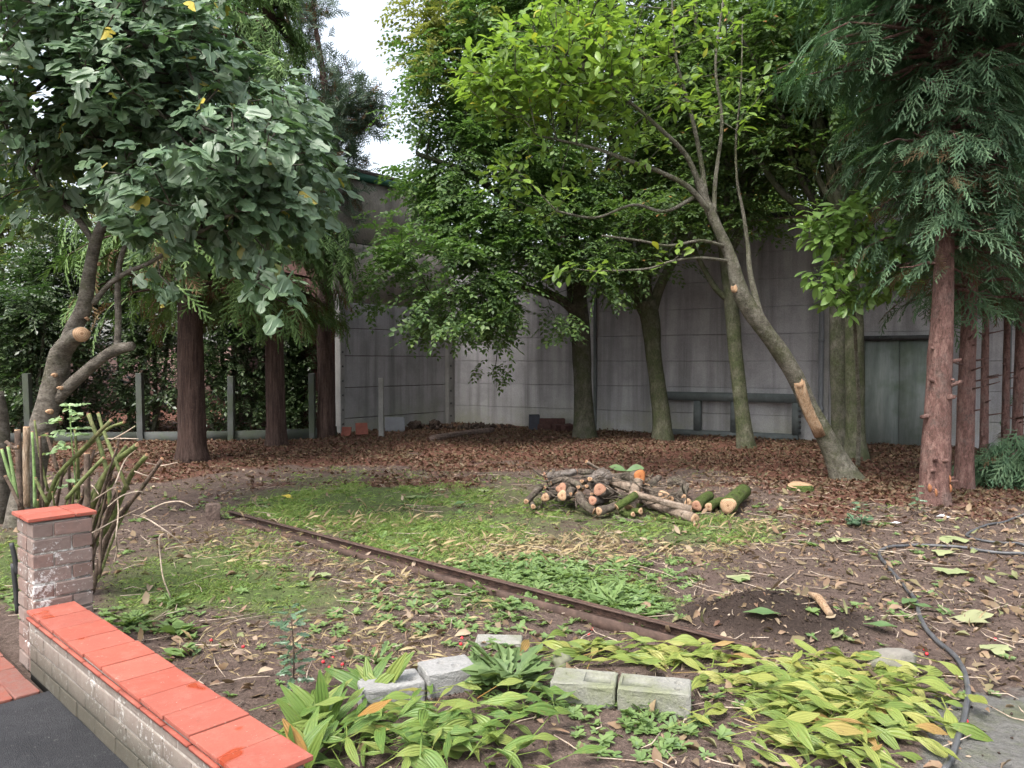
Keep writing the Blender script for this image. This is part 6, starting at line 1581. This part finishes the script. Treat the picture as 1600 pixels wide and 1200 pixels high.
# stakes by the pillar's left
for pts, l_ in (([(58, 828), (75, 900), (92, 990)], 'bent dark stake leaning on the left of the pillar'), ([(66, 935), (80, 1060), (92, 1195)], 'lower dark stake at the left foot of the pillar')):
    Pq = np.array([[*W(*zr(a, b_), 4.02), .012] for a, b_ in pts]); V, f, q = trunk_mesh(Pq, 8, 4, 0, .15, 4); tag(mk('stake', V, f, M['steel_dark'], None, True, q[0, :3]), l_, 'stake')

# broad leaved clumps in the foreground
def clump(label, regions, seed, mat, lay, Ls, flow=None, nmax=300):
    r_ = np.random.default_rng(seed); P, D, U, S = [], [], [], []
    for px, py, sx, sy, n, fl in regions:
        for k in range(n):
            a, b_ = px + r_.normal() * sx, py + r_.normal() * sy
            p = G(a, b_); 
            if roadside(p[0], p[1]) > -.27 or p[1] < 2.2: continue
            p[2] = float(H(p[0], p[1])) + abs(r_.normal()) * lay[0] + lay[1]
            an = fl + r_.normal() * lay[3]
            D.append((math.cos(an), math.sin(an), r_.uniform(*lay[2]))); P.append(p); U.append((r_.normal() * .35, -.25 + r_.normal() * .35, 1.0)); S.append(r_.uniform(*Ls))
    P = np.array(P); D = unit(np.array(D)); U = unit(np.array(U)); n = len(P)
    temps = [leaf_oval(.2, .062, 7, dr, fo, .5, tw, .16) for dr, fo, tw in ((.25, .35, .3), (.1, .25, -.5), (.4, .4, .6), (-.12, .3, -.2), (.2, .55, .9))]
    # stalk under every leaf
    st = []
    for k, (v, f) in enumerate(temps):
        s = np.array([(-.16, -.0035, -.05), (-.16, .0035, -.05), (.01, .003, 0), (.01, -.003, 0)]); st.append((np.concatenate([v, s]), np.concatenate([f, np.array([(0, 3, 2), (0, 2, 1)]) + len(v)])))
    c = P.mean(0) * (1, 1, 0)
    root = thing('broad_leaved_plant', c, label, 'plant', 'broad leaved plants in the foreground')
    leaf_parts(root, 'leaf', st, r_.integers(0, 5, n), frames(D, U), np.array(S), P, M[mat], nmax)
# angles: 0 points right, pi/2 away from the camera
clump('yellowing broad leaved plant collapsed across the right foreground', [(1290, 1075, 75, 18, 60, -.2), (1365, 1100, 62, 24, 80, -.3), (1210, 1115, 55, 22, 50, -.1), (1320, 1140, 75, 22, 75, -.35), (1280, 1185, 65, 14, 42, -.5), (1330, 1055, 45, 10, 20, .2), (1150, 1090, 40, 18, 18, 0.0)], 5, 'leaf_hosta', (.035, .025, (-.3, .16), .6), (.4, .85))
clump('greener broad leaved plant spilling in front of the left blocks', [(560, 1160, 70, 26, 42, .4), (650, 1175, 75, 22, 48, .2), (740, 1140, 60, 22, 34, .2), (820, 1118, 36, 14, 16, .25), (600, 1125, 40, 12, 12, .6), (480, 1150, 34, 26, 20, 1.2), (700, 1198, 80, 12, 26, 0.0), (470, 1190, 40, 10, 14, 1.4)], 6, 'leaf_hosta_green', (.04, .035, (-.3, .4), .9), (.4, .85))
clump('broad leaved plant flopped between channel and mossy blocks', [(980, 1035, 70, 9, 34, .1), (1060, 1045, 45, 9, 24, -.1), (920, 1025, 40, 8, 14, .3), (1130, 1050, 30, 8, 12, 0)], 7, 'leaf_hosta', (.03, .03, (-.15, .15), .6), (.5, .85))
r_ = np.random.default_rng(4)
def upright(label, px, py, n, seed):
    q = np.random.default_rng(seed); p = G(px, py); p[2] = float(H(p[0], p[1])); root = thing('broad_leaved_plant', p, label, 'plant', 'broad leaved plants in the foreground')
    t_ = [leaf_oval(.2, .055, 7, .3, .4, .52, .4, .1), leaf_oval(.2, .05, 7, .45, .4, .5, -.3, .1)]; a = q.uniform(0, 6.28, n); D = np.stack([np.cos(a), np.sin(a) * .6, q.uniform(.8, 2.2, n)], 1)
    leaf_parts(root, 'leaf', t_, q.integers(0, 2, n), frames(D, unit(np.stack([-np.cos(a) * .2, -np.ones(n) * .6, np.ones(n) * .6], 1))), q.uniform(.7, 1.1, n), np.tile(p, (n, 1)) + q.normal(size=(n, 3)) * (.03, .03, .005) + (0, 0, .03), M['leaf_hosta_green'], 60)
upright('upright broad leaves rising left of the pale block', 590, 1095, 9, 1); upright('tuft of upright leaves hard by the red coping', 505, 1150, 11, 2); upright('small leaf tuft over the coping end at the bottom edge', 470, 1212, 9, 3); None
# dock, leafy weeds and saplings
def rosette_plant(name, label, px, py, temps, mat, n, L, lift, seed, cat='plant'):
    q = np.random.default_rng(seed); p = G(px, py); p[2] = float(H(p[0], p[1])); root = thing(name, p, label, cat)
    a = np.arange(n) * 2.4 + q.uniform(0, 6); D = np.stack([np.cos(a), np.sin(a), q.uniform(lift * .4, lift, n)], 1)
    leaf_parts(root, 'leaf', temps, q.integers(0, len(temps), n), frames(D, np.tile((0, 0, 1.0), (n, 1)) + q.normal(size=(n, 3)) * .2), q.uniform(.6, 1.1, n) * L, np.tile(p, (n, 1)) + q.normal(size=(n, 3)) * (.03, .03, .004) + (0, 0, .008), mat, 300)
rosette_plant('dock_plant', 'large leafy dock between the two pairs of concrete blocks', 800, 1072, dan, M['leaf_dock'], 34, .24, 1.3, 1)
rosette_plant('dock_plant', 'smaller dock growing close behind the pale blocks', 745, 1050, dan, M['leaf_dock'], 18, .17, 1.1, 2)
for i, (px, py, L, l_) in enumerate(((285, 985, .13, 'bright green leafy weed left of centre near the coping'), (292, 1020, .09, 'small bright weed nearest the coping tiles'), (205, 975, .14, 'bright weed clump right of the pillar foot'), (960, 950, .17, 'thistle like weed at the right end of the grass'), (930, 935, .14, 'lush dandelion clump above the channel'), (990, 965, .15, 'grey green weed beside the channel end'), (270, 945, .12, 'pale weed in the grass behind the bright weeds'), (1340, 820, .16, 'dark seedling on the soil before the near cypress'), (590, 1035, .1, 'young weed behind the left concrete block'), (1010, 1130, .1, 'bright weed beneath the hollow ended block'))):
    rosette_plant('weed_plant', l_, px, py, dan if i not in (1, 0) else rou, M['leaf_weed'] if i != 7 else M['leaf_holly'], 16, L, 1.2, 20 + i)
def sapling(label, px, py, h, n, seed):
    q = np.random.default_rng(seed); p = G(px, py); p[2] = float(H(p[0], p[1])); root = thing('holly_sapling', p, label, 'sapling')
    st = np.array([[p[0], p[1], p[2], .005], [p[0] + .008, p[1], p[2] + h * .5, .004], [p[0] - .004, p[1], p[2] + h, .002]]); V, f, Q = trunk_mesh(st, 6, 5, 0, .05, 1); mk('stem', V, f, M['cane_brown'], root, True)
    t_ = [leaf_outline(HOLLY, 1.0, .35, .2, 0, .1, s) for s in range(2)]; a = np.arange(n) * 2.4; z = np.linspace(.25, 1.02, n); D = np.stack([np.cos(a), np.sin(a), q.uniform(-.2, .5, n)], 1)
    leaf_parts(root, 'leaf', t_, q.integers(0, 2, n), frames(D, np.tile((0, -.3, 1.0), (n, 1)) + q.normal(size=(n, 3)) * .3), q.uniform(.05, .085, n), np.stack([np.interp(z, [0, .5, 1], st[:, 0]), np.full(n, p[1]), p[2] + z * h], 1) + D * .015, M['leaf_holly'], 300)
sapling('dark holly sapling standing in the left foreground', 457, 1098, .42, 34, 1)
sapling('small holly seedling on the soil before the litter', 1345, 828, .25, 16, 2)
sapling('small holly seedling near the cypress foot', 1432, 808, .28, 14, 3)
# loose leaves that stand out
fl = [(448, 778, 'leaf_yellow', .15, 'bright yellow fallen leaf beyond the channel'), (1420, 946, 'leaf_cut', .16, 'fresh green leaf lying left of the hose bend'), (1442, 953, 'leaf_cut', .16, 'fresh green leaf lying right against the hose'), (1375, 998, 'leaf_cut', .17, 'green leaf on soil above the rock'), (1500, 848, 'leaf_pale', .26, 'large pale leaf at the far hose run'), (1495, 895, 'leaf_pale', .26, 'large pale leaf below the hose run'), (1525, 966, 'leaf_pale', .28, 'large pale leaf on bare soil at the right'), (1480, 868, 'leaf_pale', .18, 'smaller pale leaf just below the hose line'),
      (1320, 846, 'leaf_pale', .2, 'pale leaf on the soil nearest the litter edge'), (1190, 995, 'leaf_cut', .2, 'yellow green leaf at the channel end'), (1160, 905, 'leaf_pale', .18, 'dull pale leaf left of the soil mound'), (510, 903, 'leaf_pale', .12, 'pale leaf lying in the grass before the channel'), (690, 768, 'leaf_pale', .15, 'pale leaf on the grass nearest the litter'), (760, 768, 'leaf_pale', .16, 'pale leaf on the grass left of the log pile'), (718, 793, 'leaf_cut', .15, 'green leaf lying on grass left of the log pile'), (645, 780, 'leaf_pale', .14, 'pale leaf on grass left of the other pale leaves'), (1220, 930, 'leaf_pale', .15, 'pale leaf just above the soil mound'), (1560, 1018, 'leaf_pale', .16, 'crumpled pale leaf near the right edge'), (1400, 822, 'litter_white', .1, 'crumpled white wrapper on the soil'), (1475, 812, 'litter_white', .16, 'flat white scrap near the cypress foot'), (948, 728, 'leaf_cut', 0, '')]
q = np.random.default_rng(8)
for px, py, m_, L, l_ in fl:
    if not L: continue
    p = G(px, py); p[2] = float(H(p[0], p[1])) + .03; a = q.uniform(-.9, .9)
    v, f = leaf_oval(L, L * .5, 6, q.uniform(-.15, .2), q.uniform(.1, .4), .55, q.uniform(-.5, .5), .15) if m_ != 'leaf_pale' else leaf_outline(FIG3 if px % 2 else FIG, L * .85, .3, q.uniform(-.1, .15), 0, .25, int(px)); v = v - (L / 2, 0, 0)
    me = mesh_np('fallen_leaf', v, f, True); me.materials.append(M[m_]); w_ = m_ == 'litter_white'
    tag(put('paper_scrap' if w_ else 'fallen_leaf', me, None, mat4(np.array(Matrix.Rotation(a, 3, 'Z')), 1, p)), l_, 'scrap' if w_ else 'fallen leaf')
for k, (zx, zy, an) in enumerate(((728, 205, 2.75), (722, 203, .3))):
    v, f = leaf_oval(.2, .11, 6, .2, .2, .6, .2); me = mesh_np('cut_leaf', v, f, True); me.materials.append(M['leaf_cut'])
    tag(put('fallen_leaf', me, None, mat4(frames(np.array([[math.cos(an), 0, math.sin(an)]]), np.array([[0, -.6, .8]]))[0], .95, W(*zp(zx, zy), 8.0))), ['left one of two big green leaves on the log pile', 'right one of two big green leaves on the log pile'][k], 'fallen leaf')
# long dry stick over the mound, broken wood, berries
for pts, r_0, l_ in (([(1138, 990), (1190, 935), (1242, 892)], .005, 'long pale stick lying over the soil mound'), ([(1255, 896), (1300, 903), (1350, 912)], .009, 'brown stick on the soil beyond the mound'), ([(1435, 883), (1500, 886), (1560, 884)], .006, 'thin dark stick below the hose run'), ([(1370, 945), (1380, 930), (1402, 926)], .008, 'short bent stick left of the hose')):
    P_ = np.array([[*G(*p_), r_0] for p_ in pts]); P_[:, 2] = H(P_[:, 0], P_[:, 1]) + .012; V, f, Qq = trunk_mesh(P_, 6, 4, 0, .1, 2); tag(mk('stick', V, f, M['dry_stem'] if r_0 < .0055 else M['cane_brown'], None, True, Qq[3, :3]), l_, 'stick')
p = G(1282, 985); P_ = np.array([[*(G(1264, 972)), .012], [*(G(1278, 982)), .026], [*(G(1296, 994)), .02]]); P_[:, 2] = H(P_[:, 0], P_[:, 1]) + .025
V, f, Qq = trunk_mesh(P_, 8, 4, 0, .3, 2); tag(mk('broken_wood', V, f, M['wound'], None, True, p), 'broken piece of orange wood at the foot of the mound', 'wood')
bp = [G(a, b_) for a, b_ in ((925, 982), (920, 992), (720, 1010), (722, 1000), (520, 1030), (515, 1045), (470, 1010), (330, 1000), (505, 1036), (545, 1000), (535, 1040), (1555, 1000), (1445, 1018), (1448, 1025), (380, 1012), (1510, 1130))]
bt = tube([(0, 0, -.5), (0, 0, -.35), (0, 0, 0), (0, 0, .35), (0, 0, .5)], [.02, .36, .5, .36, .02], 8); bp = np.array(bp); bp[:, 2] = H(bp[:, 0], bp[:, 1]) + .01
V, f = bake([bt], np.zeros(len(bp), int), np.repeat(np.eye(3)[None], len(bp), 0), .018, bp); tag(mk('red_berries', V, f, M['berry'], None, True), 'red berries scattered on the soil in the foreground', 'berries', kind='stuff')
